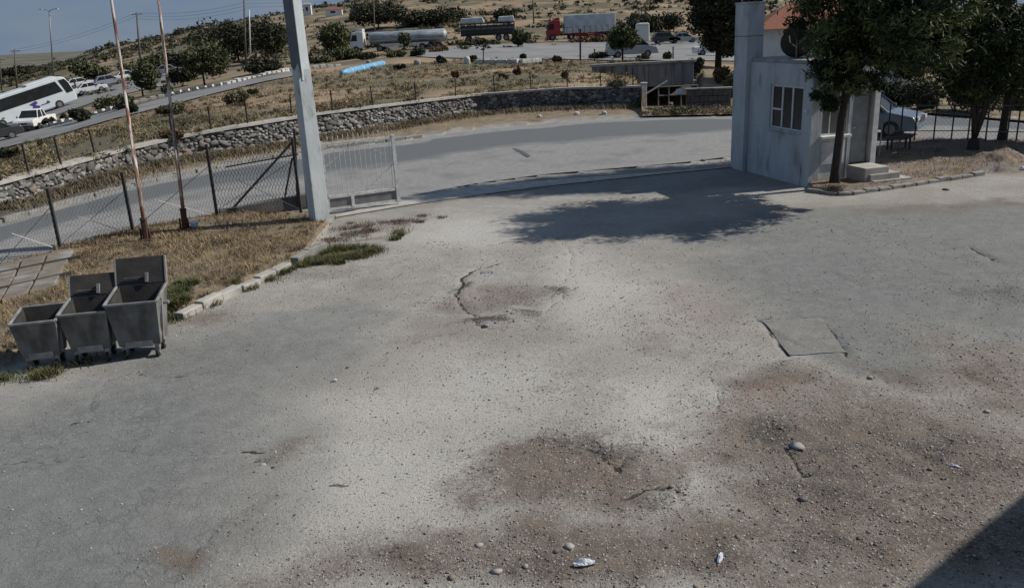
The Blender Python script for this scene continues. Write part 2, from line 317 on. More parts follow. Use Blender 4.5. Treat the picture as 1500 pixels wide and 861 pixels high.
def foliage(blobs, n, leaf, r, elong=2.0, clump=.22, per=16, bottom=None):
    bl = np.array([(*c, *((q,) * 3 if np.isscalar(q) else q)) for c, q in blobs], float)
    w = (bl[:, 3] * bl[:, 4] * bl[:, 5]) ** (2 / 3); w /= w.sum()
    nc = max(6, n // per); ib = r.choice(len(bl), nc, p=w); d = r.normal(size=(nc, 3)); d /= np.linalg.norm(d, axis=1)[:, None]
    rad = r.random(nc) ** (1 / 2.6) * r.uniform(.78, 1.12, nc)
    cc = bl[ib, :3] + d * bl[ib, 3:] * rad[:, None]; cs = clump * bl[ib, 3:].mean(1) * r.uniform(.5, 1.3, nc)
    k = r.integers(0, nc, n); g = r.normal(size=(n, 3)); p = cc[k] + g * cs[k][:, None] * np.array([1, 1, .7])
    if bottom is not None: p[:, 2] = np.maximum(p[:, 2], bottom + r.random(n) * leaf)
    u = r.normal(size=(n, 3)); u /= np.linalg.norm(u, axis=1)[:, None]; q = r.normal(size=(n, 3)); v = np.cross(u, q); v /= np.linalg.norm(v, axis=1)[:, None]
    s = leaf * r.uniform(.6, 1.4, n)[:, None]; u = u * s * elong / 2; v = v * s / 2
    V = np.stack([p - u, p + v * .9, p + u, p - v * .9], 1).reshape(-1, 3); Fc = np.arange(n * 4).reshape(n, 4)
    return V, Fc

# ------------------------------------------------------------------ survey lines
def wline(pts, z=0): return [W(a, b, z) for a, b in pts]
def xs_ys(l): l = sorted([(p.x, p.y) for p in l]); return np.array([a for a, b in l]), np.array([b for a, b in l])
ROADN = [(-230, 470), (-100, 431), (0, 395), (85, 364), (190, 338), (320, 312), (480, 309), (584, 290), (700, 268), (800, 255), (1000, 238), (1080, 228), (1340, 205), (1500, 208), (1700, 222)]
ROADF = [(-230, 392), (-100, 355), (0, 327), (91, 301), (182, 276), (270, 257), (350, 240), (470, 220), (600, 204), (700, 190), (833, 178), (937, 172), (1085, 169), (1220, 166), (1340, 166), (1417, 172), (1500, 179), (1700, 196)]
rn = wline(ROADN); rf_ = wline(ROADF)
def resample(pts, n):
    p = np.array([tuple(q) for q in pts]); s = np.r_[0, np.cumsum(np.linalg.norm(np.diff(p, axis=0), axis=1))]; t = np.linspace(0, s[-1], n)
    return np.stack([np.interp(t, s, p[:, k]) for k in range(3)], 1)
def inside(poly, x, y):
    poly = [(p[0], p[1]) for p in poly]; r = np.zeros(np.shape(x), bool); j = len(poly) - 1
    for i in range(len(poly)):
        xi, yi = poly[i]; xj, yj = poly[j]
        if yi != yj: r ^= ((yi > y) != (yj > y)) & (x < (xj - xi) * (y - yi) / (yj - yi) + xi)
        j = i
    return r
def pdist(poly, x, y, closed=False):
    d = np.full(np.shape(x), 1e9); P_ = [(p[0], p[1]) for p in poly]
    for i in range(len(P_) - (0 if closed else 1)):
        ax, ay = P_[i]; bx, by = P_[(i + 1) % len(P_)]; L2 = (bx - ax) ** 2 + (by - ay) ** 2 + 1e-9
        t = np.clip(((x - ax) * (bx - ax) + (y - ay) * (by - ay)) / L2, 0, 1); d = np.minimum(d, np.hypot(x - ax - t * (bx - ax), y - ay - t * (by - ay)))
    return d
ROADPOLY = [(p.x, p.y) for p in rn] + [(p.x, p.y) for p in reversed(rf_)]
WB = [(-230, 384), (-100, 345), (0, 311), (91, 284), (182, 256), (270, 238), (350, 227), (470, 207), (593, 186), (700, 170), (833, 162), (938, 160)]
WT = [(-230, 336), (-100, 300), (0, 270), (91, 245), (184, 220), (289, 196), (350, 186), (438, 171), (522, 160), (700, 139), (833, 129.5), (938, 127)]
wbase = wline(WB)
def wtop_z(px, p): return P(px, float(np.interp(px, [a for a, b in WT], [b for a, b in WT])), p.y).z
wtopz = [wtop_z(a, p) for (a, b), p in zip(WB, wbase)]
BANKL = wline([(-260, 640), (-60, 560), (20, 533), (95, 500), (235, 468), (280, 458), (352, 427), (425, 392), (452, 372), (484, 331), (484, 320), (440, 318), (320, 318), (190, 343), (85, 369), (0, 400), (-230, 476)])
BANKR = wline([(1183, 281), (1235, 287), (1300, 277), (1370, 266), (1440, 256), (1530, 244), (1800, 240), (1800, 214), (1500, 206), (1340, 206), (1262, 222), (1180, 270)])

# ------------------------------------------------------------------ yard ground (one sheet)
def axis(dense0, dense1, step, lo, hi):
    a = [dense0]; s = step
    while a[0] > lo: s *= 1.25; a.insert(0, a[0] - s)
    b = list(np.arange(dense0 + step, dense1, step)); s = step
    c = [dense1]
    while c[-1] < hi: s = min(s * 1.12, 1.0); c.append(c[-1] + s)
    return np.array(a + b + c)
gx = axis(-9.5, 13.5, .05, -70, 70); gy = axis(4.6, 23.5, .05, -60, 47.5)
X, Y = np.meshgrid(gx, gy)
wx, wy = X + 1.5 * (fbm(X * .8, Y * .8, 5) - .47), Y + 1.5 * (fbm(X * .8 + 40, Y * .8 + 9, 5) - .47)
def blob(px, py, rx, ry, soft=.85, ang=0):
    c = W(px, py); dx, dy = wx - c.x, wy - c.y; ca, sa = math.cos(ang), math.sin(ang)
    d = np.hypot((dx * ca + dy * sa) / rx, (-dx * sa + dy * ca) / ry); return 1 - sstep(1 - soft, 1 + soft, d)
def mx_(*a):
    r = a[0]
    for q in a[1:]: r = np.maximum(r, q)
    return r
inb = inside(BANKL, X, Y); db = pdist(BANKL, X, Y, True); bankl = np.where(inb, sstep(0, .10, db), 0)
inr = inside(BANKR, X, Y); dr = pdist(BANKR, X, Y, True); bankr = np.where(inr, sstep(0, .10, dr), 0)
inroad = inside(ROADPOLY, X, Y)
dirt = mx_(blob(835, 690, 1.2, .75), blob(900, 800, 2.3, .55), .85 * blob(620, 830, 1.5, .4), .95 * blob(1260, 660, 1.9, 1.6), .95 * blob(1330, 770, 2.0, .9), .9 * blob(1130, 570, .7, .5), .75 * blob(1440, 540, 1.0, 1.2), .75 * blob(735, 440, .85, .6),
           .5 * blob(1120, 720, .8, .6), .6 * blob(1020, 760, 1.0, .5), .7 * blob(280, 812, .35, .16), .55 * blob(330, 760, .12, .5), .6 * blob(390, 670, .28, .22), .4 * blob(850, 560, .5, .8), .6 * blob(1440, 300, 3, .7), .9 * blob(1465, 246, 1.3, .8), .45 * blob(1180, 310, 1.3, .4), .5 * blob(590, 325, 1.0, .7), .35 * blob(1000, 500, .8, 1.6), .6 * blob(1290, 540, .5, .6, ang=.8), .45 * blob(480, 400, .8, .5), .55 * blob(250, 470, 1.2, .3))
red = mx_(.6 * blob(1000, 450, .9, 1.5), .7 * blob(1120, 590, .7, .5), .5 * blob(720, 430, .7, .6), .5 * blob(1110, 650, .6, .5), .5 * blob(840, 670, 1, .6), .5 * blob(1330, 720, .9, .4), .6 * blob(600, 330, .9, .6), .4 * blob(640, 500, 1.0, .5), .4 * blob(1020, 660, .9, .6))
smooth = mx_(blob(110, 680, 2.3, 3.0, .5), blob(30, 830, 2.2, 1.5, .5), .9 * blob(320, 520, 2.0, 1.5, .6), .7 * blob(470, 470, 1.3, .9, .4), .95 * blob(1380, 400, 4.2, 3.3, .35), .9 * blob(1230, 490, .9, 1.6, .3), .9 * blob(1300, 330, 5, 2.0, .35), .7 * blob(930, 260, 5.5, 2.6, .3))
pale = mx_(.7 * blob(560, 700, 1.5, 1.1), .8 * blob(690, 340, 1.6, 1.5), .75 * blob(870, 420, .7, 2.4), .7 * blob(600, 600, 1.6, 1.0), .8 * blob(960, 590, .8, 1.2), .6 * blob(1000, 690, .6, .6), .6 * blob(700, 560, 1.5, .8))
dark = mx_(.5 * blob(700, 835, 1.2, .25), .55 * blob(1000, 815, 1.2, .3), .5 * blob(1320, 700, 1.5, .7), .5 * blob(1440, 760, .8, .5), .75 * blob(860, 655, .75, .28), .8 * blob(1340, 650, .45, .25), .8 * blob(1170, 640, .3, .6), .7 * blob(1250, 740, .7, .35), .6 * blob(970, 720, .35, .2), .65 * blob(1150, 545, .45, .22), .95 * blob(712, 472, .32, .16), .8 * blob(770, 465, .4, .14), .7 * blob(690, 420, .14, .3), .7 * blob(815, 430, .16, .3), .6 * blob(720, 400, .2, .1), .55 * blob(1160, 800, 1.2, .4), .7 * blob(1175, 730, .13, .06), .6 * blob(1470, 640, .3, .35), .6 * blob(1440, 430, .8, .5), .4 * blob(1180, 495, .3, .12), .35 * blob(830, 790, .8, .2))
# cracks and broken edges, drawn as grooves
crack = np.zeros_like(X); Z = np.zeros_like(X)
cx_, cy_ = X + .22 * (fbm(X * 3.5, Y * 3.5, 5) - .5), Y + .30 * (fbm(X * 3.5 + 9, Y * 3.5, 5) - .5)
CR = [([(0, 678), (90, 672), (180, 660), (300, 664), (372, 657)], .012, .55), ([(150, 560), (135, 600)], .012, .5), ([(150, 560), (190, 548), (260, 552), (320, 545)], .012, .5), ([(668, 432), (690, 458), (705, 480)], .026, .8), ([(705, 480), (735, 484), (790, 470)], .016, .55), ([(800, 462), (838, 420)], .014, .5), ([(668, 432), (680, 408), (700, 392), (728, 387)], .03, .9),
      ([(820, 352), (840, 372), (830, 410), (800, 440)], .014, .5), ([(1115, 468), (1158, 522)], .022, .9), ([(1115, 468), (1205, 464)], .016, .6), ([(1213, 478), (1242, 515)], .030, 1.), ([(1145, 655), (1168, 692), (1185, 690)], .022, .9), ([(1419, 362), (1450, 380)], .025, .9), ([(1240, 516), (1300, 556), (1340, 562)], .012, .5),
      ([(365, 657), (400, 660)], .02, .9), ([(372, 676), (385, 685), (400, 690)], .02, .9), ([(680, 488), (630, 492), (560, 520)], .012, .45), ([(240, 861), (300, 800), (330, 760)], .012, .4), ([(905, 735), (945, 715), (975, 712)], .02, .7), ([(860, 660), (905, 690), (920, 675)], .022, .8), ([(1225, 402), (1260, 420)], .012, .6), ([(1040, 555), (1055, 600)], .012, .5)]
cd = np.full_like(X, 9.0)
for pts, wd, st in CR:
    d = pdist(wline(pts), cx_, cy_); cd = np.minimum(cd, d / (wd * 1.35)); c = (1 - sstep(.15, .3, d)) * min(1, st + .15); crack = np.maximum(crack, c)
cd = np.minimum(cd, 9.0)
Z -= .02 * (1 - sstep(.5, 2.5, cd)) * crack
pot = blob(745, 440, .85, .62, .35); Z -= .045 * pot
Z += .035 * dirt * (fbm(X * 2.2, Y * 2.2) - .35) + .03 * dark * fbm(X * 7, Y * 7, 3) + .06 * (fbm(X * .22, Y * .22) - .5) + .012 * dirt * (vnoise(X * 14, Y * 14))
Z += .015 * (1 - smooth) * (fbm(X * 1.5 + 70, Y * 1.5) - .5)
near = 1 - sstep(24, 27, Y); Z *= near
Z += bankl * (.11 + .10 * fbm(X * 1.3, Y * 1.3)) + bankr * (.09 + .10 * fbm(X * 1.1, Y * 1.1))
mound = blob(1462, 244, .9, .45, .5); Z += .35 * mound * (.6 + .8 * fbm(X * 2, Y * 2))
ghm = W(1200, 255); Z = np.where(inroad, -.06, Z)
# beyond the road the verge climbs to the foot of the wall; behind the wall the sheet dives under the terrain
wxs, wys = xs_ys([Vector((-40, wbase[0].y - 12, 0))] + wbase)
wallpath = [(p.x, p.y) for p in wbase]
fd = pdist([(p.x, p.y) for p in rf_], X, Y)
beyond = (Y > 22) & ~inroad & inside([(p.x, p.y) for p in rf_] + [(90, 20), (90, 90), (-90, 90), (-90, 5)], X, Y)
Z = np.where(beyond, .04 + .10 * sstep(0, 1.2, fd) + .05 * fbm(X * 2, Y * 2), Z)
behind = inside([(p.x - .0, p.y + .3) for p in wbase] + [(wbase[-1].x, 120), (-120, 120), (-120, wbase[0].y - 8)], X, Y) | (beyond & (X > wbase[-1].x) & (fd > 1.0)) | ((X < -24) & (Y > 14))
Z = np.where(behind, -7.0, Z)
grass = mx_(bankl, bankr * np.where(X < 16.5, 1, .9), np.where(beyond, sstep(.3, .9, fd) * .9, 0), .6 * blob(500, 372, .9, .35), .55 * blob(560, 345, .8, .3))
grass = np.clip(grass, 0, 1)
for q in (dirt, red, smooth, pale, dark, crack): q *= (1 - .9 * np.clip(bankl + bankr, 0, 1))
dirt = np.where(beyond, .55, dirt); isl = np.clip(bankr, 0, 1); grass = grass * (1 - .75 * isl * np.where(fbm(X * 1.2, Y * 1.2) > .45, 1, .5)); dirt = np.maximum(dirt, .85 * isl); red = np.maximum(red, .9 * isl * fbm(X * .9 + 3, Y * .9) * 1.6)
ny, nx = X.shape; idx = np.arange(nx * ny).reshape(ny, nx)
me = np_mesh('ground', np.stack([X, Y, Z], 2).reshape(-1, 3), np.stack([idx[:-1, :-1], idx[:-1, 1:], idx[1:, 1:], idx[1:, :-1]], 2).reshape(-1, 4), True)
for k, a in dict(dirt=dirt, red=red, smooth=smooth, grass=grass, dark=dark, crack=crack, pale=pale, cd=cd).items():
    at = me.attributes.new(k, 'FLOAT', 'POINT'); at.data.foreach_set('value', a.astype(np.float32).ravel())
GM = ground_material()
tag(link('ground', me, GM), 'worn pale grey asphalt yard with brown dirt patches', 'ground', kind='structure')
def gz(x, y):
    i = np.clip(np.searchsorted(gx, x), 1, nx - 1); j = np.clip(np.searchsorted(gy, y), 1, ny - 1); return Z[j, i]
def gsample(A, x, y):
    i = np.clip(np.searchsorted(gx, x), 1, nx - 1); j = np.clip(np.searchsorted(gy, y), 1, ny - 1); return A[j, i]
def G(px, py, dz=0):
    p = W(px, py); return Vector((p.x, p.y, float(gz(p.x, p.y)) + dz))

# ------------------------------------------------------------------ road
def strip_mesh(name, a, b, nj, z=None, crown=0):
    ni = len(a); t = np.linspace(0, 1, nj)[:, None, None]; V = a[None] * (1 - t) + b[None] * t
    if z is not None: V[:, :, 2] = z
    V[:, :, 2] += crown * (1 - (2 * t[:, :, 0] - 1) ** 2)
    ix = np.arange(ni * nj).reshape(nj, ni); me = np_mesh(name, V.reshape(-1, 3), np.stack([ix[:-1, :-1], ix[:-1, 1:], ix[1:, 1:], ix[1:, :-1]], 2).reshape(-1, 4), True)
    uv = me.uv_layers.new(name='across'); uvv = np.stack(np.broadcast_arrays(np.linspace(0, 1, ni)[None], t[:, :, 0]), 2).reshape(-1, 2)
    li = np.zeros(len(me.loops), dtype=np.int32); me.loops.foreach_get('vertex_index', li); uv.data.foreach_set('uv', uvv[li].astype(np.float32).ravel()); return me
def road_material(name, worn, darkc, lo, hi):
    m = mat(name, worn, tuple(v * .8 for v in worn), 5, .9, .4, 60, spec=.25, c3=tuple(v * .68 for v in worn), s3=.7, p3=(.52, .7)); t = m.node_tree; n = t.nodes; b = n['Principled BSDF']
    src = b.inputs['Base Color'].links[0].from_socket
    uvn = n.new('ShaderNodeUVMap'); uvn.uv_map = 'across'; sp = n.new('ShaderNodeSeparateXYZ'); t.links.new(uvn.outputs[0], sp.inputs[0])
    no = n.new('ShaderNodeTexNoise'); no.inputs['Scale'].default_value = .35; no.inputs['Detail'].default_value = 5; co = n.new('ShaderNodeTexCoord'); t.links.new(co.outputs['Object'], no.inputs['Vector'])
    ad = n.new('ShaderNodeMath'); ad.operation = 'MULTIPLY_ADD'; ad.inputs[1].default_value = .22; t.links.new(no.outputs['Fac'], ad.inputs[0]); t.links.new(sp.outputs['Y'], ad.inputs[2])
    r = n.new('ShaderNodeValToRGB'); e = r.color_ramp.elements; e[0].position = lo; e[1].position = lo + .09; e[0].color = (0, 0, 0, 1); e[1].color = (1, 1, 1, 1)
    q = e.new(hi); q.color = (1, 1, 1, 1); q = e.new(min(hi + .07, 1)); q.color = (0, 0, 0, 1); t.links.new(ad.outputs[0], r.inputs[0])
    mm = n.new('ShaderNodeMix'); mm.data_type = 'RGBA'; t.links.new(r.outputs[0], mm.inputs[0]); t.links.new(src, mm.inputs[6]); mm.inputs[7].default_value = (*darkc, 1); t.links.new(mm.outputs[2], b.inputs['Base Color']); return m
RN = resample(rn, 90); RF = resample(rf_, 90)
link('road', strip_mesh('road', RN, RF, 14, 0.0, .04), road_material('road_asphalt', (.25, .25, .247), (.115, .125, .132), .56, .98))['kind'] = 'structure'

M['tar'] = mat('tar_patch', (.07, .072, .075), (.10, .10, .102), 6, .85, .4, 60)
def decal(pts, z, lab):
    c = sum((Vector(p) for p in pts), Vector()) / len(pts); q = []
    for i in range(len(pts)):
        a, b = Vector(pts[i]), Vector(pts[(i + 1) % len(pts)])
        for k in range(6): e = a.lerp(b, k / 6); q.append((e.x + random.uniform(-.04, .04), e.y + random.uniform(-.05, .05)))
    o = MB().add([(x, y, z) for x, y in q], [tuple(range(len(q)))]).build('road_patch', 'tar'); o['kind'] = 'structure'; return o
decal([W(750, 219), W(760, 220), W(778, 231), W(772, 232)], .048, '');
# ------------------------------------------------------------------ terrain behind the wall and beyond the road
TC = {  # photo column -> (distance, photo row) profile
 -700: [(40, 330), (60, 300), (105, 285), (160, 250), (300, 180), (450, 165)],
 -230: [(40, 285), (55, 262), (70, 246), (105, 230), (150, 190), (260, 135), (420, 128)],
 0: [(36, 240), (50, 220), (60, 211), (75, 200), (105, 183), (125, 166), (160, 138), (260, 120), (420, 113)],
 100: [(38, 212), (50, 196), (60, 187), (75, 177), (105, 155), (125, 142), (160, 124), (260, 98), (400, 92)],
 200: [(40, 188), (52, 172), (62, 157), (75, 150), (105, 132), (130, 117), (160, 104), (250, 82), (360, 64)],
 300: [(45, 168), (60, 144), (72, 131), (90, 121), (110, 113), (130, 106), (160, 96), (250, 66), (340, 42)],
 400: [(48, 150), (62, 124), (74, 109), (90, 102), (130, 93), (160, 85), (250, 55), (340, 26)],
 550: [(55, 127), (68, 106), (76, 98), (90, 88), (110, 79), (130, 72), (160, 64), (250, 30), (340, 2), (450, 0)],
 700: [(55, 116), (68, 101), (76, 95), (85, 89), (110, 74), (132, 62), (150, 57), (200, 40), (300, 4), (400, -20)],
 850: [(55, 108), (66, 97), (76, 92), (90, 84), (110, 74), (132, 61), (150, 55), (200, 38), (300, 0), (400, -30)],
 930: [(52, 118), (57.6, 112), (58.2, 93), (76, 89), (90, 83), (110, 74), (132, 62), (150, 55), (200, 34), (300, -5), (400, -35)],
 946: [(45, 159), (46.5, 172), (52, 164), (60.6, 150), (60.9, 93), (76, 88), (90, 83), (110, 74), (132, 62), (150, 54), (200, 33), (300, -6), (400, -36)],
 1012: [(45, 156), (46.5, 172), (52, 164), (60.6, 150), (60.9, 93), (76, 88), (90, 83), (110, 74), (132, 62), (150, 54), (200, 33), (300, -6), (400, -36)],
 1030: [(45, 154), (52, 132), (58, 110), (66, 98), (76, 90), (90, 83), (110, 74), (132, 62), (150, 54), (200, 33), (300, -6), (400, -36)],
 1090: [(43, 158), (50, 135), (58, 112), (70, 96), (90, 85), (132, 62), (200, 33), (300, -4), (400, -34)],
 1340: [(38, 156), (44, 138), (60, 112), (90, 95), (150, 75), (300, 35), (400, 30)],
 1500: [(35, 168), (42, 150), (60, 120), (90, 100), (150, 80), (300, 45), (400, 42)],
 2000: [(40, 175), (60, 140), (90, 115), (150, 90), (300, 60), (400, 60)],
}
tcols = sorted(TC)
def start(px):                                       # first row of the terrain: top of the stone wall, else edge of the road
    if px <= 938:
        q = max(px, -229.9); p = W(q, float(np.interp(q, [a for a, b in WB], [b for a, b in WB]))); return p.y + .25, float(np.interp(q, [a for a, b in WT], [b for a, b in WT])) + .6
    py = float(np.interp(px, [a for a, b in ROADF], [b for a, b in ROADF])) - 2; return W(px, py, .1).y, py
YEND = 700.0
def prof(px, y):
    if px < tcols[0]: px = tcols[0]
    if px > tcols[-1]: px = tcols[-1]
    k = max(0, min(len(tcols) - 2, int(np.searchsorted(tcols, px)) - 1)); a, b = tcols[k], tcols[k + 1]; t = (px - a) / (b - a); y0, p0 = start(px)
    def one(c):
        l = [q for q in TC[c] if q[0] > y0 + 2]; ly = [y0] + [q[0] for q in l]; lp = [p0] + [q[1] for q in l]
        return np.interp(np.log(y), np.log(ly), lp)
    return one(a) * (1 - t) + one(b) * t
tpx = np.concatenate([np.arange(-800, -230, 40), np.arange(-230, 920, 6), np.arange(920, 1100, 3), np.arange(1100, 1560, 10), np.arange(1560, 2200, 60)]).astype(float)
tt = np.linspace(0, 1, 190)
TV = np.zeros((len(tt), len(tpx), 3)); TPY = np.zeros((len(tt), len(tpx))); TY = np.zeros((len(tt), len(tpx)))
for i, px in enumerate(tpx):
    y0 = start(px)[0]; ys = y0 * (YEND / y0) ** tt; py = prof(px, ys)
    d = np.stack([RM @ np.array([(px - 750) / F, -(q - 430.5) / F, -1.0]) for q in py]); pts = np.array([0, 0, HC]) + d * (ys / d[:, 1])[:, None]
    TV[:, i] = pts; TPY[:, i] = py; TY[:, i] = ys
amp = np.clip((TY - 30) / 300, 0, 1) ** .8 * 3.2 * sstep(0, .12, tt)[:, None]
TV[:, :, 2] += amp * (fbm(TV[:, :, 0] * .035, TV[:, :, 1] * .035, 5) - .47) + .12 * sstep(0, .06, tt)[:, None] * (fbm(TV[:, :, 0] * .6, TV[:, :, 1] * .6) - .5)
nyy, nxx = TY.shape; ix = np.arange(nyy * nxx).reshape(nyy, nxx)
me = np_mesh('hillside', TV.reshape(-1, 3), np.stack([ix[:-1, :-1], ix[:-1, 1:], ix[1:, 1:], ix[1:, :-1]], 2).reshape(-1, 4), True)
def hill_material():
    m = mat('hillside_dry', (.31, .225, .145), (.19, .145, .095), .35, .95, .5, 3, c3=(.105, .095, .06), s3=.09, p3=(.42, .56)); return m
link('hillside', me, hill_material())['kind'] = 'structure'
def T(px, y, dz=0):                                  # point of the terrain in column px at distance y
    i = int(np.clip(np.searchsorted(tpx, px), 1, len(tpx) - 1)); f = (px - tpx[i - 1]) / (tpx[i] - tpx[i - 1])
    a = [np.interp(y, TY[:, k], TV[:, k, 2]) for k in (i - 1, i)]; p = P(px, float(prof(px, np.array([float(y)]))[0]), y)
    return Vector((p.x, p.y, a[0] * (1 - f) + a[1] * f + dz))
def TP(px, py, dz=0):                                # where the line of sight through a photo pixel meets the terrain
    y0 = start(px)[0]; ys = np.exp(np.linspace(math.log(y0), math.log(YEND), 900)); q = prof(px, ys); h = np.nonzero(q <= py)[0]
    return T(px, float(ys[h[0]] if len(h) else 400), dz)
# far plain round the hills
pl = np_mesh('plain', np.array([(-6000, -6000, -9), (6000, -6000, -9), (6000, 6000, -9), (-6000, 6000, -9)]), np.array([(0, 1, 2, 3)]))
link('plain', pl, mat('far_plain', (.135, .125, .095), (.06, .065, .05), .012, .95, lo=.42, hi=.58, c3=(.19, .16, .115), s3=.03, p3=(.55, .62)))['kind'] = 'structure'

def draped(name, lower, upper, m, dz=.09, ni=60, nj=12):
    lx = [a for a, b in lower]; pxs = np.linspace(lx[0], lx[-1], ni); V = []
    for j in range(nj):
        for px in pxs:
            a = np.interp(px, lx, [b for _, b in lower]); b = np.interp(px, [q for q, _ in upper], [q for _, q in upper]); V.append(tuple(TP(px, a + (b - a) * j / (nj - 1), dz)))
    ix = np.arange(ni * nj).reshape(nj, ni); return tag(link(name, np_mesh(name, V, np.stack([ix[:-1, :-1], ix[:-1, 1:], ix[1:, 1:], ix[1:, :-1]], 2).reshape(-1, 4), True), m), kind='structure')
M['farasphalt'] = mat('far_asphalt', (.23, .23, .228), (.165, .168, .17), .3, .9, .1, 5)
draped('service_road', [(-150, 258), (0, 219), (93, 195), (167, 174), (260, 151), (350, 129), (440, 109)], [(-150, 232), (0, 204), (93, 183), (167, 163), (260, 141), (350, 121), (440, 103)], 'farasphalt')
draped('highway', [(-150, 229), (0, 201), (40, 189), (95, 168), (140, 150), (200, 135), (260, 120)], [(-150, 210), (0, 172), (60, 152), (110, 138), (140, 129), (200, 114), (260, 105)], 'farasphalt')
draped('parking_lot', [(600, 81), (640, 87), (700, 90), (800, 90), (870, 91), (1000, 91), (1090, 91)], [(600, 76), (640, 69), (700, 65), (800, 63.5), (900, 62.5), (1000, 62.5), (1090, 62.5)], 'farasphalt')

# ------------------------------------------------------------------ stone retaining wall
wp = np.array([(p.x, p.y) for p in wbase]); ws = np.r_[0, np.cumsum(np.hypot(*np.diff(wp, axis=0).T))]; wz = np.array(wtopz)
def wall_at(s): return np.array([np.interp(s, ws, wp[:, 0]), np.interp(s, ws, wp[:, 1])]), float(np.interp(s, ws, wz))
def wall_dir(s): a, b = wall_at(max(s - .4, 0))[0], wall_at(min(s + .4, ws[-1]))[0]; d = (b - a) / np.linalg.norm(b - a); return d
wall = empty('stone_wall', (*wall_at(ws[-1] / 2)[0], 0)); bpy.context.view_layer.update()
tag(wall, 'long rubble stone retaining wall with pale coping across the road', 'wall')
def wallpart(name, off0, off1, zb, zt, m, over=0):
    vs = []; fs = []; n = 80
    for i in range(n):
        s = ws[-1] * i / (n - 1); p, h = wall_at(s); d = wall_dir(s); nrm = np.array([-d[1], d[0]])
        for o_, z in ((off0, zb(h)), (off0, zt(h)), (off1, zt(h)), (off1, zb(h))): q = p + nrm * o_; vs.append((q[0], q[1], z))
        if i: k = 4 * i; fs += [(k - 4 + a, k + a, k + (a + 1) % 4, k - 4 + (a + 1) % 4) for a in range(4)]
    fs += [(0, 1, 2, 3), (4 * n - 1, 4 * n - 2, 4 * n - 3, 4 * n - 4)]
    o = MB().add(vs, fs).build(name, m); o.parent = wall; o.matrix_parent_inverse = wall.matrix_world.inverted(); return o
wallpart('mortar_core', .0, .4, lambda h: -.2, lambda h: h - .05, 'mortar')
wallpart('coping', -.10, .42, lambda h: h - .05, lambda h: h + .05, 'coping')
cand = []
r1 = np.random.default_rng(11); s = .1
while s < ws[-1] - .1:
    p, h = wall_at(s); z = .05
    while z < h - .1:
        sz = r1.uniform(.05, .10) * (1.6 if r1.random() < .18 else 1); cand.append((s + r1.uniform(-.08, .08), z + r1.uniform(-.03, .03) + sz * .5, sz)); z += sz * 1.45
    s += r1.uniform(.12, .19)
cand = [c for c in cand if 0 < c[0] < ws[-1]]
vis = sorted(range(len(cand)), key=lambda i: -cand[i][2] / np.linalg.norm(wall_at(cand[i][0])[0]) * (1 if abs(math.atan2(*wall_at(cand[i][0])[0])) < .57 else .1))
rock_me = []
for k in range(12):
    q = rock_mesh('stone', 50 + k, 1.15, .55, .85, .34, True); q.materials.append(M[['stone', 'stonelite', 'stonedark', 'stonebrown', 'stone', 'stonedark'][k % 6]]); rock_me.append(q)
inv = wall.matrix_world.inverted()
restv, restf, restn = [], [], 0
for n_, i in enumerate(vis):
    s, z, sz = cand[i]; p, h = wall_at(s); d = wall_dir(s); a = math.atan2(d[1], d[0]); nrm = np.array([-d[1], d[0]])
    off = r1.uniform(-.03, .02); q = p + nrm * off; mw = Matrix.Translation((q[0], q[1], z)) @ Matrix.Rotation(a, 4, 'Z') @ Matrix.Rotation(r1.uniform(-.5, .5), 4, 'Y') @ Matrix.Diagonal((sz * r1.uniform(.85, 1.35), sz * .9, sz * r1.uniform(.65, 1.1), 1))
    if n_ < 300:
        o = bpy.data.objects.new('stone', rock_me[int(r1.integers(12))]); COL.objects.link(o); o.parent = wall; o.matrix_parent_inverse = inv; o.matrix_basis = mw
    else:
        V = ICO_V * (1 + .22 * (r1.random((12, 1)) * 2 - 1)) * np.array([1.15, .55, .85]); V = np.c_[V, np.ones(12)] @ np.array(mw).T
        restv.append(V[:, :3]); restf.append(ICO_F + restn); restn += 12
rest = link('stone_filling', np_mesh('stone_filling', np.concatenate(restv), np.concatenate(restf)), 'stone'); M['stone_f'] = mat('wall_stone_mixed', (.24, .235, .23), (.13, .125, .122), 1.2, .9, .3, 20, island=.75); rest.data.materials[0] = M['stone_f']
rest.parent = wall; rest.matrix_parent_inverse = inv; rest['kind'] = 'stuff'
pe = wbase[-1]; zt = wtopz[-1]
tag(MB().box(pe.x + .05, pe.x + .32, pe.y - .15, pe.y + .15, -.1, zt + .12).box(pe.x + .02, pe.x + .35, pe.y - .18, pe.y + .18, zt + .12, zt + .2).build('concrete_post', 'kerbwhite', None, .02), 'pale concrete post at the end of the stone wall', 'post')
# fence posts standing on the wall
fw = empty('wire_fence', (pe.x, pe.y, zt)); tag(fw, 'thin dark post and wire fence along the top of the stone wall', 'fence'); bpy.context.view_layer.update(); finv = fw.matrix_world.inverted()
tops = []
for px in (-60, 3, 44, 92, 142, 196, 255, 312, 366, 430, 490, 549, 611, 669, 726, 780, 833, 882, 929):
    p = W(px, float(np.interp(px, [a for a, b in WB], [b for a, b in WB]))); h = wtop_z(px, p); d = Vector((p.x * 0, 1, 0)); q = Vector((p.x, p.y + .3, h))
    l = random.uniform(-.06, .06); tp = q + Vector((l, random.uniform(-.05, .05), .95 if px < 930 else 1.0)); tops.append((q, tp))
    o = MB().bar(q - Vector((0, 0, .2)), tp, .055).build('post', 'darksteel', None); o.parent = fw; o.matrix_parent_inverse = finv
mb = MB()
for f_ in (.35, .7, .97):
    for (a, b), (c, d) in zip(tops[:-1], tops[1:]): mb.tube([a.lerp(b, f_), (a.lerp(b, f_) + c.lerp(d, f_)) / 2 - Vector((0, 0, .03)), c.lerp(d, f_)], .006, 4)
o = mb.build('wire', 'darksteel', None); o.parent = fw; o.matrix_parent_inverse = finv

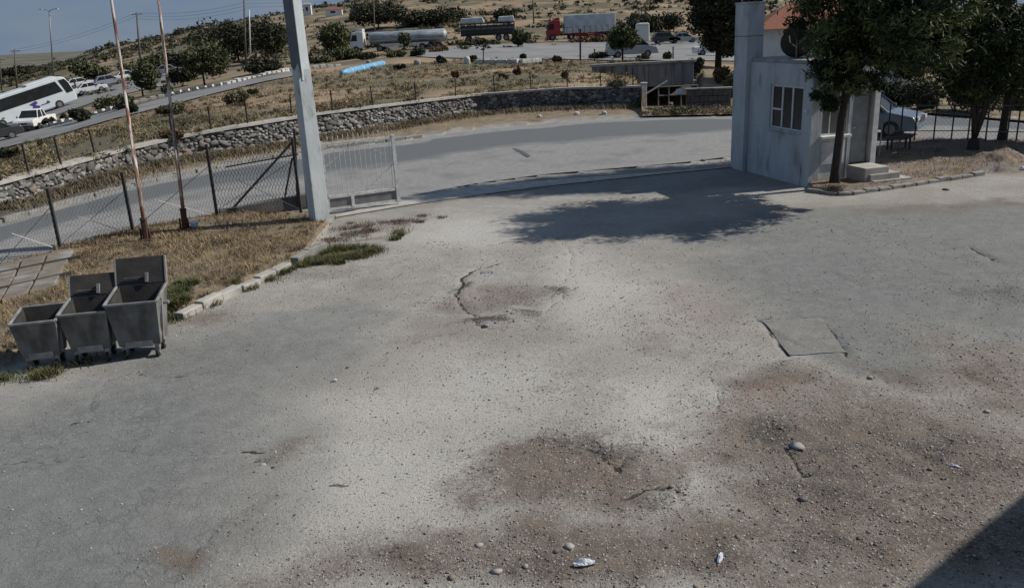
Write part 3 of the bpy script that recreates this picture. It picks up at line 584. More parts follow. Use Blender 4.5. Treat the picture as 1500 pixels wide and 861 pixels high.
# ------------------------------------------------------------------ kerbs
def kerb(name, pts, label, n, w=.16, h=.16, m='kerb', gap=.012, world=None, z0=None, jit=.012):
    pl_ = world or [G(a, b) for a, b in pts]; q = resample(pl_, n + 1); root = empty(name, tuple(q[n // 2])); tag(root, label, 'kerb'); c0 = Vector(q[n // 2])
    for i in range(n):
        a = Vector(q[i]); b = Vector(q[i + 1]); d = (b - a).normalized(); a2 = a + d * gap; b2 = b - d * gap; j = Vector((random.uniform(-jit, jit), random.uniform(-jit, jit), random.uniform(-jit, jit)))
        zz = (h / 2 - .06) if z0 is None else z0
        o = MB().bar(a2 - c0 + j + Vector((0, 0, zz)), b2 - c0 + j + Vector((0, 0, zz + random.uniform(-jit, jit))), w, h + .1).build('kerbstone', m, root, .02)
    return root
def flat(pts): return [Vector((W(a, b).x, W(a, b).y, 0)) for a, b in pts]
kerb('kerb', None, 'grey concrete kerb beside the dry grass and the bins', 6, world=flat([(262, 469), (300, 450), (352, 427), (424, 393)]), w=.2, h=.15, jit=.02, m='coping')
kerb('kerb', None, 'broken grey kerb pieces in the green weeds by the gate pillar', 2, world=flat([(430, 388), (452, 374), (476, 366)]), w=.17, jit=.03)
kerb('kerb', None, 'grey kerb round the brown bank beside the booth steps', 14, world=flat([(1182, 281), (1236, 287), (1300, 278), (1370, 267), (1440, 257)]), w=.16, h=.11, jit=.02)
far = resample(rf_, 200); far = [Vector((p[0], p[1], .02)) for p in far if -15.5 < p[0] < -3.5]
kerb('kerb', None, 'low stone kerb along the far side of the road', 26, world=far, w=.22, h=.12, jit=.025)
hk = [TP(a, b, .0) for a, b in [(-60, 215), (0, 203), (24, 197), (93, 181.5), (167, 161.5), (242, 143), (330, 125), (420, 104.5), (500, 97)]]
kerb('kerb', None, 'whitewashed kerb between the service road and the shrubs', 52, world=hk, w=.5, h=.22, m='kerbwhite', gap=.12, z0=.14, jit=.05)
lk_ = [TP(a, b) for a, b in [(700, 96), (760, 96), (790, 94.5)]]
kerb('kerb', None, 'pale concrete edge at the front of the truck park', 6, world=lk_, w=.8, h=.25, m='kerbwhite', z0=.15, gap=.03)

# ------------------------------------------------------------------ gate track, pillar and white gate leaf
t0 = flat([(492, 321), (584, 305), (700, 288), (800, 275), (960, 258), (1080, 246)]); t1 = flat([(492, 316), (584, 293), (700, 272), (800, 265), (960, 253), (1080, 244)])
A_, B_ = resample(t0, 40), resample(t1, 40)
vs = [(*p[:2], .014) for p in A_] + [(*p[:2], .014) for p in B_] + [(*p[:2], -.1) for p in A_] + [(*p[:2], -.1) for p in B_]
fs = []
for i in range(39): fs += [(i, i + 1, 41 + i, 40 + i), (80 + i, 81 + i, i + 1, i), (40 + i, 41 + i, 121 + i, 120 + i)]
gt = empty('gate_track', tuple(Vector(A_[0]))); tag(gt, 'pale concrete strip with steel rail for the sliding gate', 'track'); bpy.context.view_layer.update()
o = MB().add(vs, fs).build('concrete_strip', 'coping', None); o.parent = gt; o.matrix_parent_inverse = gt.matrix_world.inverted()
mb = MB(); mb.tube([(p[0], p[1] + .06, .02) for p in A_], .022, 6); o = mb.build('rail', 'darksteel', None); o.parent = gt; o.matrix_parent_inverse = gt.matrix_world.inverted()

pp = W(469, 329); pil = empty('gate_pillar', (pp.x, pp.y, 0), math.radians(38)); tag(pil, 'tall pale blue-grey painted gate pillar, narrower above with a dark plate added for shade, left of the white gate', 'pillar')
zc = P(445, 102, pp.y).z
MB().add([(-.20, -.20, -.1), (.20, -.20, -.1), (.20, .20, -.1), (-.20, .20, -.1), (-.165, -.165, zc), (.165, -.165, zc), (.165, .165, zc), (-.165, .165, zc)],
         [(0, 3, 2, 1), (0, 1, 5, 4), (1, 2, 6, 5), (2, 3, 7, 6), (3, 0, 4, 7), (4, 5, 6, 7)]).build('lower_shaft', 'pillar', pil, .012)
u = MB(); u.prism([(-.145, zc - .25), (.145, zc - .25), (.145, 6.4), (-.145, 6.4)], -.145, .145)
uo = u.build('upper_shaft', 'pillar', pil, .01); uo.rotation_euler = (0, 0, math.radians(22))
stp = MB().prism([(-.15, zc - .16), (.15, zc + .06), (.15, 6.38), (-.15, 6.38)], .147, .162).build('shade_plate', 'shadegrey', uo); stp.rotation_euler = (0, 0, math.radians(90))  # dark plate added to paint the shade on the upper shaft's left face
MB().add([(-.165, -.165, zc + .001), (.165, -.165, zc + .001), (.165, .165, zc + .001), (-.165, .165, zc + .001), (-.13, -.13, zc + .14), (.13, -.13, zc + .14), (.13, .13, zc + .14), (-.13, .13, zc + .14)], [(0, 1, 5, 4), (1, 2, 6, 5), (2, 3, 7, 6), (3, 0, 4, 7), (4, 5, 6, 7), (0, 3, 2, 1)]).build('shoulder', 'pillar', pil)
MB().box(-.24, .24, -.24, .24, -.1, .06).build('footing', 'concrete', pil, .02)

g0 = W(490, 313); g1 = W(584, 300); gd = Vector((g1.x - g0.x, g1.y - g0.y, 0)); gl = gd.length; gate = empty('sliding_gate', (g0.x, g0.y + .05, .06), math.atan2(gd.y, gd.x)); tag(gate, 'white painted sliding gate leaf with pickets beside the pillar', 'gate')
GH = 1.85
for nm, a, b, w in (('stile', (gl, 0, 0), (gl, 0, GH), .09), ('stile', (-.15, 0, 0), (-.15, 0, GH), .07), ('top_rail', (-.15, 0, GH - .06), (gl, 0, GH - .06), .05), ('middle_rail', (-.15, 0, .38), (gl, 0, .38), .07), ('bottom_rail', (-.15, 0, .06), (gl, 0, .06), .06), ('stile', (.52, 0, .06), (.52, 0, .38), .08)):
    MB().bar(a, b, w).build(nm, 'whitemetal', gate)
for i in range(13):
    x = -.05 + (gl) * (i + .5) / 13; MB().tube([(x, 0, .38), (x, 0, GH + .06)], .007, 6).tube([(x, 0, GH + .06), (x, 0, GH + .16)], [.014, .002], 6).build('picket', 'whitemetal', gate)
for a, b in (((-.1, .02, 1.2), (.75, .02, GH - .1)), ((.85, .02, GH - .1), (gl, .02, 1.2)), ((-.1, .02, .9), (.6, .02, .42)), ((gl, .02, 1.1), (.9, .02, .42))): MB().bar(a, b, .035, .012).build('brace', 'whitemetal', gate)
for x0, x1 in ((-.1, .47), (.57, gl - .06)): MB().box(x0, x1, -.006, .006, .10, .34).build('kick_panel', 'greymetal' if x0 > 0 else 'greymetal', gate)

# ------------------------------------------------------------------ chain link fence on the left
fence_px = [(-215, 473), (-95, 432), (0, 403), (90, 371), (197, 349), (319, 322), (441, 312)]
fence_top = [(-250, 360), (-125, 322), (-22, 300), (71, 276), (179, 252), (302, 200), (428, 190)]
fn = empty('chain_link_fence', tuple(G(190, 345))); tag(fn, 'leaning chain link fence with dark steel posts beside the road', 'fence'); bpy.context.view_layer.update(); fi = fn.matrix_world.inverted()
def adopt(o, par, i): o.parent = par; o.matrix_parent_inverse = i; return o
fpts = []
for (a, b), (c, d) in zip(fence_px, fence_top):
    p = W(a, b); p.z = .05; tz = P(c, d, p.y).z; tx = P(c, d, p.y).x; t_ = Vector((p.x + (tx - p.x) * .35, p.y, min(max(tz, 1.35), 2.0))); fpts.append((p, t_))
    adopt(MB().bar(p - Vector((0, 0, .2)), t_, .065).build('post', 'darksteel'), fn, fi)
for (a, b), (c, d) in zip(fpts[:-1], fpts[1:]):
    adopt(MB().tube([a + Vector((0, 0, .04)), c + Vector((0, 0, .04))], .016, 5).build('bottom_rail', 'darksteel'), fn, fi)
    adopt(MB().tube([a.lerp(c, .3) + (b - a) * .5, c.lerp(d, .02)], .009, 4).build('stay_wire', 'whitemetal'), fn, fi)
    adopt(MB().tube([a.lerp(b, .1), c.lerp(d, .72)], .008, 4).build('stay_wire', 'darksteel'), fn, fi)
mb = MB(); wv = []; wf = []
def ribbon(a, b, r):                                  # thin three-sided wire
    d = (b - a).normalized(); x = d.orthogonal().normalized() * r; y = d.cross(x); k = len(wv)
    for p in (a, b):
        for t in (0, 2.09, 4.19): wv.append(tuple(p + x * math.cos(t) + y * math.sin(t)))
    wf.extend([(k + i, k + (i + 1) % 3, k + 3 + (i + 1) % 3, k + 3 + i) for i in range(3)])
for (a, b), (c, d) in zip(fpts[:-1], fpts[1:]):
    n = int((c - a).length / .085)
    for i in range(n):
        lo0 = a.lerp(c, i / n); lo1 = a.lerp(c, (i + .5) / n); h0 = b.lerp(d, i / n) - lo0; h1 = b.lerp(d, (i + .5) / n) - lo1; lo2 = a.lerp(c, (i + 1) / n); h2 = b.lerp(d, (i + 1) / n) - lo2; m_ = 9
        for j in range(m_):
            z0, zm, z1 = .03 + .85 * j / m_, .03 + .85 * (j + .5) / m_, .03 + .85 * (j + 1) / m_
            rw = .0055 if c is fpts[-1][0] else .0038; ribbon(lo0 + h0 * z0, lo1 + h1 * zm, rw); ribbon(lo1 + h1 * zm, lo0 + h0 * z1, rw); ribbon(lo1 + h1 * zm, lo2 + h2 * z1, rw) if j % 2 else ribbon(lo2 + h2 * z0, lo1 + h1 * zm, rw)
    if c is fpts[-2][0]:
        o = adopt(link('wire_mesh', np_mesh('wire_mesh', wv, wf), 'greymetal'), fn, fi); o['kind'] = 'stuff'; wv = []; wf = []
o = adopt(link('wire_mesh', np_mesh('wire_mesh', wv, wf), 'darksteel'), fn, fi); o['kind'] = 'stuff'
# braced steel end frame by the pillar
e0 = W(440, 312); br = empty('braced_frame', (e0.x, e0.y, 0)); tag(br, 'black steel frame with diagonal braces between fence and pillar', 'frame')
for nm, a, b, w in (('post', (437, 308), (431, 192), .07), ('post', (451, 306), (441, 188), .06), ('diagonal', (327, 321), (432, 204), .07), ('diagonal', (414, 307), (428, 232), .05), ('top_rail', (330, 245), (437, 226), .04), ('bottom_rail', (330, 320), (452, 304), .05)):
    pa = W(*a); pb = P(*b, (W(437, 308).y if nm != 'top_rail' else e0.y))
    if nm == 'bottom_rail': pa = W(*a, .1); pb = W(*b, .1)
    if nm == 'top_rail': pa = P(*a, W(322, 321).y)
    MB().bar(pa - Vector((e0.x, e0.y, 0)), pb - Vector((e0.x, e0.y, 0)), w * .8).build(nm, 'darksteel', br)
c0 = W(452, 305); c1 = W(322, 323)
plinth = MB().bar(Vector((0, 0, .16)), c1 - c0 + Vector((0, 0, .02)), .22, .5).build('low_wall', 'stonedark', None, .02); plinth.location = (c0.x, c0.y + .1, 0); tag(plinth, 'low concrete plinth under the fence next to the pillar', 'plinth')  # dark stone colour stands in for the deep shade beside the pillar

# flagpoles
for (a, b), (c, d), lab in (((216, 361), (163, 0), 'rusty steel flagpole nearer the bins, streaked with pale paint'), ((273, 346), (232, 0), 'rusty steel flagpole nearer the gate pillar, red brown at its foot')):
    p = G(a, b); tp = P(c, d, p.y - .15); v = (tp - p).normalized(); fp = empty('flagpole', tuple(p)); tag(fp, lab, 'flagpole', 'rusty flagpoles on the grass')
    MB().tube([(0, 0, -.1), v * 2.2, v * 2.2, v * 4.4, v * 7.0], [.047, .043, .038, .034, .025], 10).build('shaft', 'rust', fp, smooth=True)
    MB().tube([(0, 0, -.1), v * .52], .075, 8).tube([v * .50, v * .54], .085, 8).build('sleeve', 'rustdark', fp)
    MB().box(-.16, .16, -.16, .16, -.05, .05).build('base_plate', 'rustdark', fp)
    [MB().bar((q, 0, .02), (q * .8, 0, .30), .03).build('gusset', 'rustdark', fp) for q in (-.11, .11)]

# ------------------------------------------------------------------ three wheeled bins
def make_bin(loc, rz, w, d, h, label, lid=None, seed=0):
    r = random.Random(seed); root = empty('waste_bin', loc, rz); tag(root, label, 'bin', 'waste bins on the grass edge')
    wb, db, z0 = w * .80, d * .72, .20; hr = h * 1.10           # tapered; rear rim higher
    t = .045
    def ring(wd, y0, y1, za, zb): return [(-wd / 2, y0, za), (wd / 2, y0, za), (wd / 2, y1, zb), (-wd / 2, y1, zb)]
    bot = ring(wb, d * .12, db, z0, z0); top = ring(w, 0, d, h, hr); it = ring(w - 2 * t, t, d - t, h, hr); ib = ring(wb - 2 * t, d * .12 + t, db - t, z0 + .02, z0 + .02)
    body = MB().add(bot, [(0, 3, 2, 1)]); nn = 12
    for i in range(4):
        a0, a1, c0_, c1_ = Vector(bot[i]), Vector(bot[(i + 1) % 4]), Vector(top[i]), Vector(top[(i + 1) % 4]); nr = (a1 - a0).cross(c0_ - a0).normalized(); gv = []
        for q in range(nn + 1):
            for e in range(nn + 1):
                u_, v_ = e / nn, q / nn; edge = min(u_, 1 - u_, v_, 1 - v_); pt = a0.lerp(a1, u_).lerp(c0_.lerp(c1_, u_), v_); dn = (float(fbm(np.array(u_ * 2.3 + seed * 7 + i * 3.1), np.array(v_ * 2.3 + seed), 3)) - .5) * .06 * min(1, edge * 6)
                rib = .012 if (.16 < v_ < .22 or .80 < v_ < .86) and 0 < edge else 0
                gv.append(pt + nr * (dn + rib))
        body.add(gv, [(q * (nn + 1) + e, q * (nn + 1) + e + 1, (q + 1) * (nn + 1) + e + 1, (q + 1) * (nn + 1) + e) for q in range(nn) for e in range(nn)])
    body.build('body', 'binsteel', root, smooth=True)
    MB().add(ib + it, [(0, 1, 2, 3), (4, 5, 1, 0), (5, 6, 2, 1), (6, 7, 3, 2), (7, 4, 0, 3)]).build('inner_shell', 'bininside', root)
    for i in range(4):
        a, b = Vector(top[i]), Vector(top[(i + 1) % 4]); MB().bar(a, b, .035, .035).build('rim', 'binrim', root, .006)
    for sx in (-1, 1):                                          # pressed side ribs and trunnion
        MB().bar((sx * (wb / 2 + .012), d * .3, z0 + .02), (sx * (w / 2 + .006), d * .36, h * .98), .03, .05).build('side_rib', 'binrim', root)
        MB().tube([(sx * w / 2 * .97, d * .5, h * .86), (sx * (w / 2 + .08), d * .5, h * .86)], .028, 8).build('trunnion', 'binrim', root)
        for y in (d * .16, db - .06):
            x = sx * (wb / 2 - .06); leg = MB().bar((x, y, z0 + .06), (x, y, .10), .07, .05).build('leg', 'binrim', root, .005)
            k = MB(); k.tube([(x - .02, y - .02, .075), (x + .02, y - .02, .075)], .075, 14); k.build('wheel', 'rubber', root)
            MB().tube([(x - .032, y - .02, .075), (x + .032, y - .02, .075)], .03, 8).build('hub', 'binrim', root)
    MB().bar((-wb * .33, d * .10, z0 + .03), (wb * .33, d * .10, z0 + .03), .03, .10).build('front_skirt', 'binrim', root)
    if lid:
        ang, ll = lid; hy, hz = d - .01, hr + .01; c, s_ = math.cos(ang), math.sin(ang); lv = []
        for th in (0, .025):
            for u in (0, 1):
                for sx in (-1, 1): lv.append((sx * w / 2 * .99, hy + c * ll * u - s_ * th, hz + s_ * ll * u + c * th))
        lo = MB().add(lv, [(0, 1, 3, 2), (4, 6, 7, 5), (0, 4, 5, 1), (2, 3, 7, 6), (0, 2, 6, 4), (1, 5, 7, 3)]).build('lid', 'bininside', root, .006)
        n_ = Vector((0, -s_, c)) ; d_ = Vector((0, c, s_)); b0 = Vector((0, hy, hz))
        for sx in (-1, 1): MB().bar(b0 + Vector((sx * w / 2, 0, 0)), b0 + d_ * ll + Vector((sx * w / 2, 0, 0)), .022, .07).build('lid_edge', 'binrim', lo)
        MB().tube([b0 + d_ * ll * .22 + n_ * .05 - Vector((w * .32, 0, 0)), b0 + d_ * ll * .22 + n_ * .05 + Vector((w * .12, 0, 0))], .012, 6).build('lid_bar', 'binsteel', lo)
        MB().bar(b0 + d_ * .02 + n_ * .04 + Vector((w * .12, 0, 0)), b0 + d_ * .16 + n_ * .07 + Vector((w * .14, 0, 0)), .04, .05).build('latch', 'binrim', lo)
    return root
b1, b2, b3 = (W(45, 541) + W(95, 529)) / 2, (W(118, 529) + W(164, 520)) / 2, (W(184, 523) + W(240, 512)) / 2
ra = -.13 + math.atan2((W(238, 512) - W(45, 540)).y, (W(238, 512) - W(45, 540)).x)
make_bin((b1.x + .06, b1.y - .24, .0), ra + .05, .62, .60, .76, 'smallest grey steel waste bin, lidless, leftmost by the paving slabs', None, 1)
make_bin((b2.x + .06, b2.y - .25, .0), ra, .68, .66, .80, 'dented grey steel waste bin in the middle with its lid leaning back', (math.radians(62), .33), 2)
make_bin((b3.x + .05, b3.y - .26, .0), ra - .02, .74, .72, .89, 'largest grey steel waste bin with lid standing open, nearest the kerb', (math.radians(66), .42), 3)

# paving slabs in the grass
pv = [[W(-60, 413), W(0, 400), W(35, 392), W(72, 384), W(112, 377)], [W(-75, 440), W(-12, 428), W(25, 419), W(62, 410), W(100, 401)], [W(-100, 478), W(-30, 468), W(3, 459), W(44, 447), W(84, 435)]]
pr = empty('slab_path', tuple(G(40, 420))); tag(pr, 'pale concrete paving slabs with dark joints behind the bins', 'paving'); bpy.context.view_layer.update(); pinv = pr.matrix_world.inverted()
for i in range(2):
    for j in range(4):
        q = [pv[i][j], pv[i][j + 1], pv[i + 1][j + 1], pv[i + 1][j]]; c = sum(q, Vector()) / 4; q = [c + (k - c) * .90 for k in q]; zt_ = .215 + random.uniform(-.012, .012)
        adopt(MB().add([(k.x, k.y, zt_) for k in q] + [(k.x, k.y, .08) for k in q], [(0, 3, 2, 1), (0, 1, 5, 4), (1, 2, 6, 5), (2, 3, 7, 6), (3, 0, 4, 7)]).build('slab', 'slab', None, .012), pr, pinv)
for a, b in (((-60, 412), (118, 376)), ((-80, 441), (104, 400))):
    pa, pb = W(a[0], a[1], .2), W(b[0], b[1], .2); adopt(MB().bar(pa, pb, .05, .07).build('edging_bar', 'darksteel'), pr, pinv)
p = G(287, 344)
bk = empty('bucket', tuple(p)); tag(bk, 'small white plastic bucket lying by the flagpole foot', 'bucket')
MB().tube([(0, 0, 0), (.02, -.03, .17)], [.075, .10], 12).build('shell', 'trash', bk, smooth=True); MB().tube([(.02, -.03, .165), (.021, -.031, .18)], .108, 12).build('rim', 'white', bk)

# ------------------------------------------------------------------ guard booth
Bc = W(1182, 274); Ac = W(1086, 248); uv_ = (Ac - Bc).normalized(); rzb = math.atan2(uv_.y, uv_.x) - math.pi / 2; BL = (Ac - Bc).length
zt_b = P(1197, 95, Bc.y).z
booth = empty('guard_booth', (Bc.x, Bc.y, 0), rzb); tag(booth, 'small pale blue-grey guard booth with windows beside the gate', 'booth')
BW, HB = 2.15, zt_b; sill, head = 1.40, 2.62; y0w, y1w = .42, 1.95
def bp(nm, m, *a, bevel=.008): return box(nm, m, booth, *a, bevel=bevel)
th_ = .18
bp('wall', 'wallpaint', 0, th_, .0, BL - .3, -.1, sill); bp('wall', 'wallpaint', 0, th_, 0, BL - .3, head, HB)
bp('wall', 'wallpaint', .0, th_, 0, y0w, sill, head); bp('wall', 'wallpaint', 0, th_, y1w, BL - .3, sill, head)
bp('skirting', 'wallpaint', -.022, -.001, .32, BL - .35, -.1, .55)
bp('wall', 'wallpaint', th_ + .001, .34, .0, .2, -.1, HB - .002)                     # corner pier on the step side
bp('apron_wall', 'white', .341, 1.18, .06, .2, -.1, 1.26); bp('apron_panel', 'white', .40, 1.12, .035, .059, .55, 1.16)
bp('counter', 'white', .30, 1.22, -.12, .22, 1.262, 1.33)
bp('wall', 'wallpaint', .341, 1.95, .0, .2, 2.55, HB - .002)
bp('jamb', 'wallpaint', 1.19, 1.30, .03, .2, -.1, 2.549)
bp('door', 'greymetal', 1.302, 1.86, .10, .15, .5, 2.5); bp('door_handle', 'whitemetal', 1.36, 1.46, .07, .099, 1.45, 1.49)
bp('corner_post', 'white', 1.93, 2.10, -.03, .2, -.1, HB - .3)
bp('wall', 'wallpaint', BW - .18, BW, .201, BL, -.1, HB - .003); bp('wall', 'wallpaint', .35, BW - .19, BL - .18, BL, -.1, HB - .003)
bp('roof_slab', 'concrete', .05, BW - .03, .05, BL - .03, HB + .001, HB + .10); bp('floor', 'concrete', .19, BW - .2, .21, BL - .2, .35, .45)
# left window: three lights in white frames
wn = empty('window', (0, 0, 0)); wn.parent = booth
def wbar(*a): return box('frame', 'white', wn, *a, bevel=.004)
wbar(.05, .11, y0w, y1w, sill, sill + .06); wbar(.05, .11, y0w, y1w, head - .06, head)
ys = [y0w + .03, y0w + .52, y0w + 1.0, y1w - .03]
for k, y in enumerate(ys): wbar(.048, .112, y - .03, y + .03, sill + .061, head - .061)
wbar(.055, .105, ys[2] + .031, ys[3] - .031, sill + .52, sill + .57)
for k in range(3): box('pane', 'glass', wn, .075, .083, ys[k] + .031, ys[k + 1] - .031, sill + .061, head - .061)
box('sill', 'wallpaint', wn, -.05, .049, y0w - .02, y1w + .02, sill - .04, sill + .02, bevel=.006)
bx_ = empty('window', (0, 0, 0)); bx_.parent = booth
for x in (.345, .62, .90, 1.165): box('frame', 'white', bx_, x, x + .03, .08, .13, 1.331, 2.548)
for z in (1.332, 2.50): box('frame', 'white', bx_, .376, 1.164, .083, .127, z, z + .045)
for x in (.376, .651, .931): box('pane', 'glassgrey', bx_, x, min(x + .243, 1.164), .10, .106, 1.378, 2.499)
box('curtain', 'curtain', booth, .5, .52, .5, 1.3, sill, head); box('desk', 'white', booth, .3, .8, .5, 1.6, 1.12, 1.16)
tag(MB().tube([(0, 0, 0), (0, -.06, 0)], .06, 10).box(-.04, .04, .0, .05, -.05, .05).build('lamp_bracket', 'white', booth), None); bpy.data.objects['lamp_bracket'].location = (-.03, .2, 2.0)
# tall end pillar of the booth
px_z = P(1100, 6, Ac.y).z
ep = empty('gate_pillar', (Ac.x, Ac.y, 0), rzb); tag(ep, 'square pale grey pillar attached to the far end of the booth', 'pillar')
MB().box(-.14, .40, -.28, .42, -.1, px_z - .9).build('shaft', 'wallpaint', ep, .012); MB().box(-.143, .403, -.283, .423, px_z - .885, px_z).build('shaft', 'wallpaint', ep, .012); MB().box(-.13, .39, -.27, .41, px_z - .902, px_z - .884).build('joint', 'mortar', ep)
MB().box(-.16, .42, -.30, .44, px_z + .001, px_z + .05).build('cap', 'wallpaint', ep, .01)
# steps
st = empty('steps', (Bc.x, Bc.y, 0), rzb); tag(st, 'three worn concrete steps up to the booth door', 'steps')
for x0, x1, y0, y1, z in ((1.20, 1.95, -.78, -.035, .50), (1.32, 2.25, -.86, -.04, .33), (1.36, 2.58, -.95, -.045, .17)):
    if z == .50: MB().box(x0, x1, y0, y1, -.1, z).build('step', 'coping', st, .015)
    elif z == .33: MB().box(1.951, x1, y0, y1, -.1, z).box(x0, 1.951, y0, -.781, -.1, z).build('step', 'coping', st, .012)
    else: MB().box(2.251, x1, y0, y1, -.1, z).box(x0, 2.251, y0, -.861, -.1, z).build('step', 'coping', st, .012)
# satellite dish on the booth roof
dz = HB + .1; dp = P(1166, 88, 23.4); dp.z = dz; ds = empty('satellite_dish', tuple(dp), rzb); tag(ds, 'dark satellite dish on the flat roof of the booth', 'dish')
vs = []; fs = []
for i in range(5):
    for k in range(20):
        r_ = .44 * (i + .2) / 4.2; t = 2 * math.pi * k / 20; vs.append((r_ * math.cos(t), .45 * (r_ ** 2) * 1.6, r_ * math.sin(t) * 1.05))
for i in range(4):
    for k in range(20): fs.append((i * 20 + k, i * 20 + (k + 1) % 20, (i + 1) * 20 + (k + 1) % 20, (i + 1) * 20 + k))
dsh = MB().add(vs, fs).build('reflector', 'darksteel', ds, smooth=True); dsh.location = (0, 0, .5); dsh.rotation_euler = (math.radians(-25), 0, math.radians(150))
sm_ = dsh.modifiers.new('thick', 'SOLIDIFY'); sm_.thickness = .012
MB().tube([(0, 0, 0), (0, 0, .5)], .025, 8).build('mast', 'greymetal', ds); MB().tube([(0, 0, .3), (-.35, -.2, .45), (-.40, -.22, .62)], .014, 6).build('feed_arm', 'white', ds); MB().box(-.15, .15, -.15, .15, 0, .03).build('base_plate', 'concrete', ds)

# ------------------------------------------------------------------ trees
def add_leaves(root, name, blobs, n, leaf, m, seed, **k):
    V, Fc = foliage(blobs, n, leaf, np.random.default_rng(seed), **k); return link(name, np_mesh(name, V, Fc), m, root)
def limb(path, r): return (path, r)
def tree(name, loc, label, trunk, limbs, crowns, cat='tree', group=None):
    root = empty(name, loc); tag(root, label, cat, group); mb = MB()
    for p, r in trunk: mb.tube(p, r, 9)
    mb.build('trunk', 'bark', root, smooth=True)
    if limbs:
        for p, r in limbs: MB().tube(p, r, 6).build('limb', 'bark', root, smooth=True)
    for nm, bl, n, leaf, m, seed, kw in crowns: add_leaves(root, nm, bl, n, leaf, m, seed, **kw)
    return root
ta = G(1222, 275)
bA = [((-.25, -.7, 4.6), (1.25, 1.6, 1.5)), ((.9, -1.5, 4.3), (1.1, 1.4, 1.5)), ((.55, -2.6, 4.4), (1.2, 1.2, 1.2)), ((.1, -.3, 3.0), (.8, .8, .9)), ((.1, -1.3, 6.0), (1.3, 1.7, 1.1)), ((1.35, -1.9, 5.2), (.9, 1.1, 1.1)), ((1.5, -1.6, 3.6), (.7, .9, .8)), ((-.3, 0, 2.5), (.6, .5, .6))]
tree('pine_tree', tuple(ta), 'broad dark pine tree right in front of the booth', [([(0, 0, -.2), (.0, 0, .3), (.05, -.02, 1.6), (.12, -.2, 3.0), (.2, -.6, 4.6), (.2, -1.0, 6.2)], [.17, .12, .105, .09, .06, .02])],
     [([(.12, -.2, 2.6), (.8, -1.3, 4.2)], [.05, .02]), ([(.15, -.3, 3.2), (-.5, -.8, 4.8)], [.05, .02]), ([(.12, -.2, 2.9), (1.2, -.9, 3.8)], [.045, .015]), ([(.12, -.3, 3.3), (.6, -2.4, 4.6)], [.05, .02])],
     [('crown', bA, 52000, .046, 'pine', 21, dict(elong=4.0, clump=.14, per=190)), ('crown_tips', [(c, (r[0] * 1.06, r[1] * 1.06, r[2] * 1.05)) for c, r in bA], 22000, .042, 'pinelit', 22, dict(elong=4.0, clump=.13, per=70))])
tb = G(1276, 234)
bB = [((.15, 0, 4.2), (1.3, 1.7, 1.6)), ((.2, 0, 6.2), (1.4, 2.0, 1.8)), ((.1, .1, 8.4), (1.2, 1.5, 1.7)), ((0, .1, 10.6), (.7, .9, 1.7)), ((.6, -.4, 3.2), (.9, .9, .8)), ((-.5, -.2, 3.4), (.6, .6, .7)), ((1.3, -.6, 4.4), (.7, .8, .9))]
tree('pine_tree', tuple(tb), 'tall slender dark pine behind the booth steps', [([(0, 0, -.2), (-.02, 0, .4), (.05, 0, 2.5), (.1, .05, 6), (.05, .1, 11)], [.19, .13, .11, .08, .02])], [([(.05, 0, 2.3), (.9, -.5, 3.4)], [.05, .015]), ([(.05, 0, 2.2), (-.6, -.2, 3.4)], [.05, .015])],
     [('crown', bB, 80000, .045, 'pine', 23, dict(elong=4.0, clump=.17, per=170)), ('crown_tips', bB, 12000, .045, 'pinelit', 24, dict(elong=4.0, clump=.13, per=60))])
tcp = G(1424, 226)
bC = [((-.6, 0, 3.1), (.85, 1, 1.2)), ((.15, .1, 3.3), (.9, 1, 1.3)), ((.7, 0, 2.9), (.7, .8, 1.1)), ((-.2, 0, 2.1), (.8, .8, .6)), ((.1, .1, 4.0), (.45, .5, .7))]
tree('cypress_tree', tuple(tcp), 'dark bushy cypress on four thin stems at the bank, left of its pair', [([(0, 0, -.2), (0, 0, .35)], [.2, .15])] + [([(0, 0, .3), (a * .5, b * .4, 1.2), (a, b, 2.6)], [.075, .06, .04]) for a, b in ((-.25, 0), (.05, .1), (.35, 0), (.55, .1))], None,
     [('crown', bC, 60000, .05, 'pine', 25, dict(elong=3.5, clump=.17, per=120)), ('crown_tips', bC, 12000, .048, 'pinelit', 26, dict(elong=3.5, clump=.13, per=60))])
td = G(1466, 211)
bD = [((.2, 0, 2.9), (1.0, 1.1, 1.3)), ((1.1, .1, 2.7), (1.0, 1, 1.2)), ((.5, .1, 3.6), (.55, .7, .8)), ((.4, 0, 1.9), (.9, .9, .5)), ((1.9, 0, 3.0), (.8, 1, 1.2))]
tree('cypress_tree', tuple(td), 'dark rounded cypress with a single straight trunk at the right edge', [([(0, 0, -.2), (0, 0, .4), (.05, 0, 2.6), (.3, .1, 4)], [.17, .12, .10, .05])], None,
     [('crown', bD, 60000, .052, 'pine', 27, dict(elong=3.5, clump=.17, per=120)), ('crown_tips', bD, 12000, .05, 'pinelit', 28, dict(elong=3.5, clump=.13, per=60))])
tg = G(1560, 214); bG = [((0, 0, 2.7), (1.2, 1.3, 1.4)), ((.3, 0, 3.5), (.8, 1.0, .9)), ((-.3, 0, 1.9), (1.0, 1, .6))]
tree('cypress_tree', tuple(tg), 'dark cypress added to shade the bank, only just showing at the right edge', [([(0, 0, -.2), (0, 0, .4), (.05, 0, 3.6)], [.17, .12, .06])], None, [('crown', bG, 30000, .055, 'pine', 127, dict(elong=3.5, clump=.15, per=26))])  # tree added beyond the right edge to cast shade on the bank
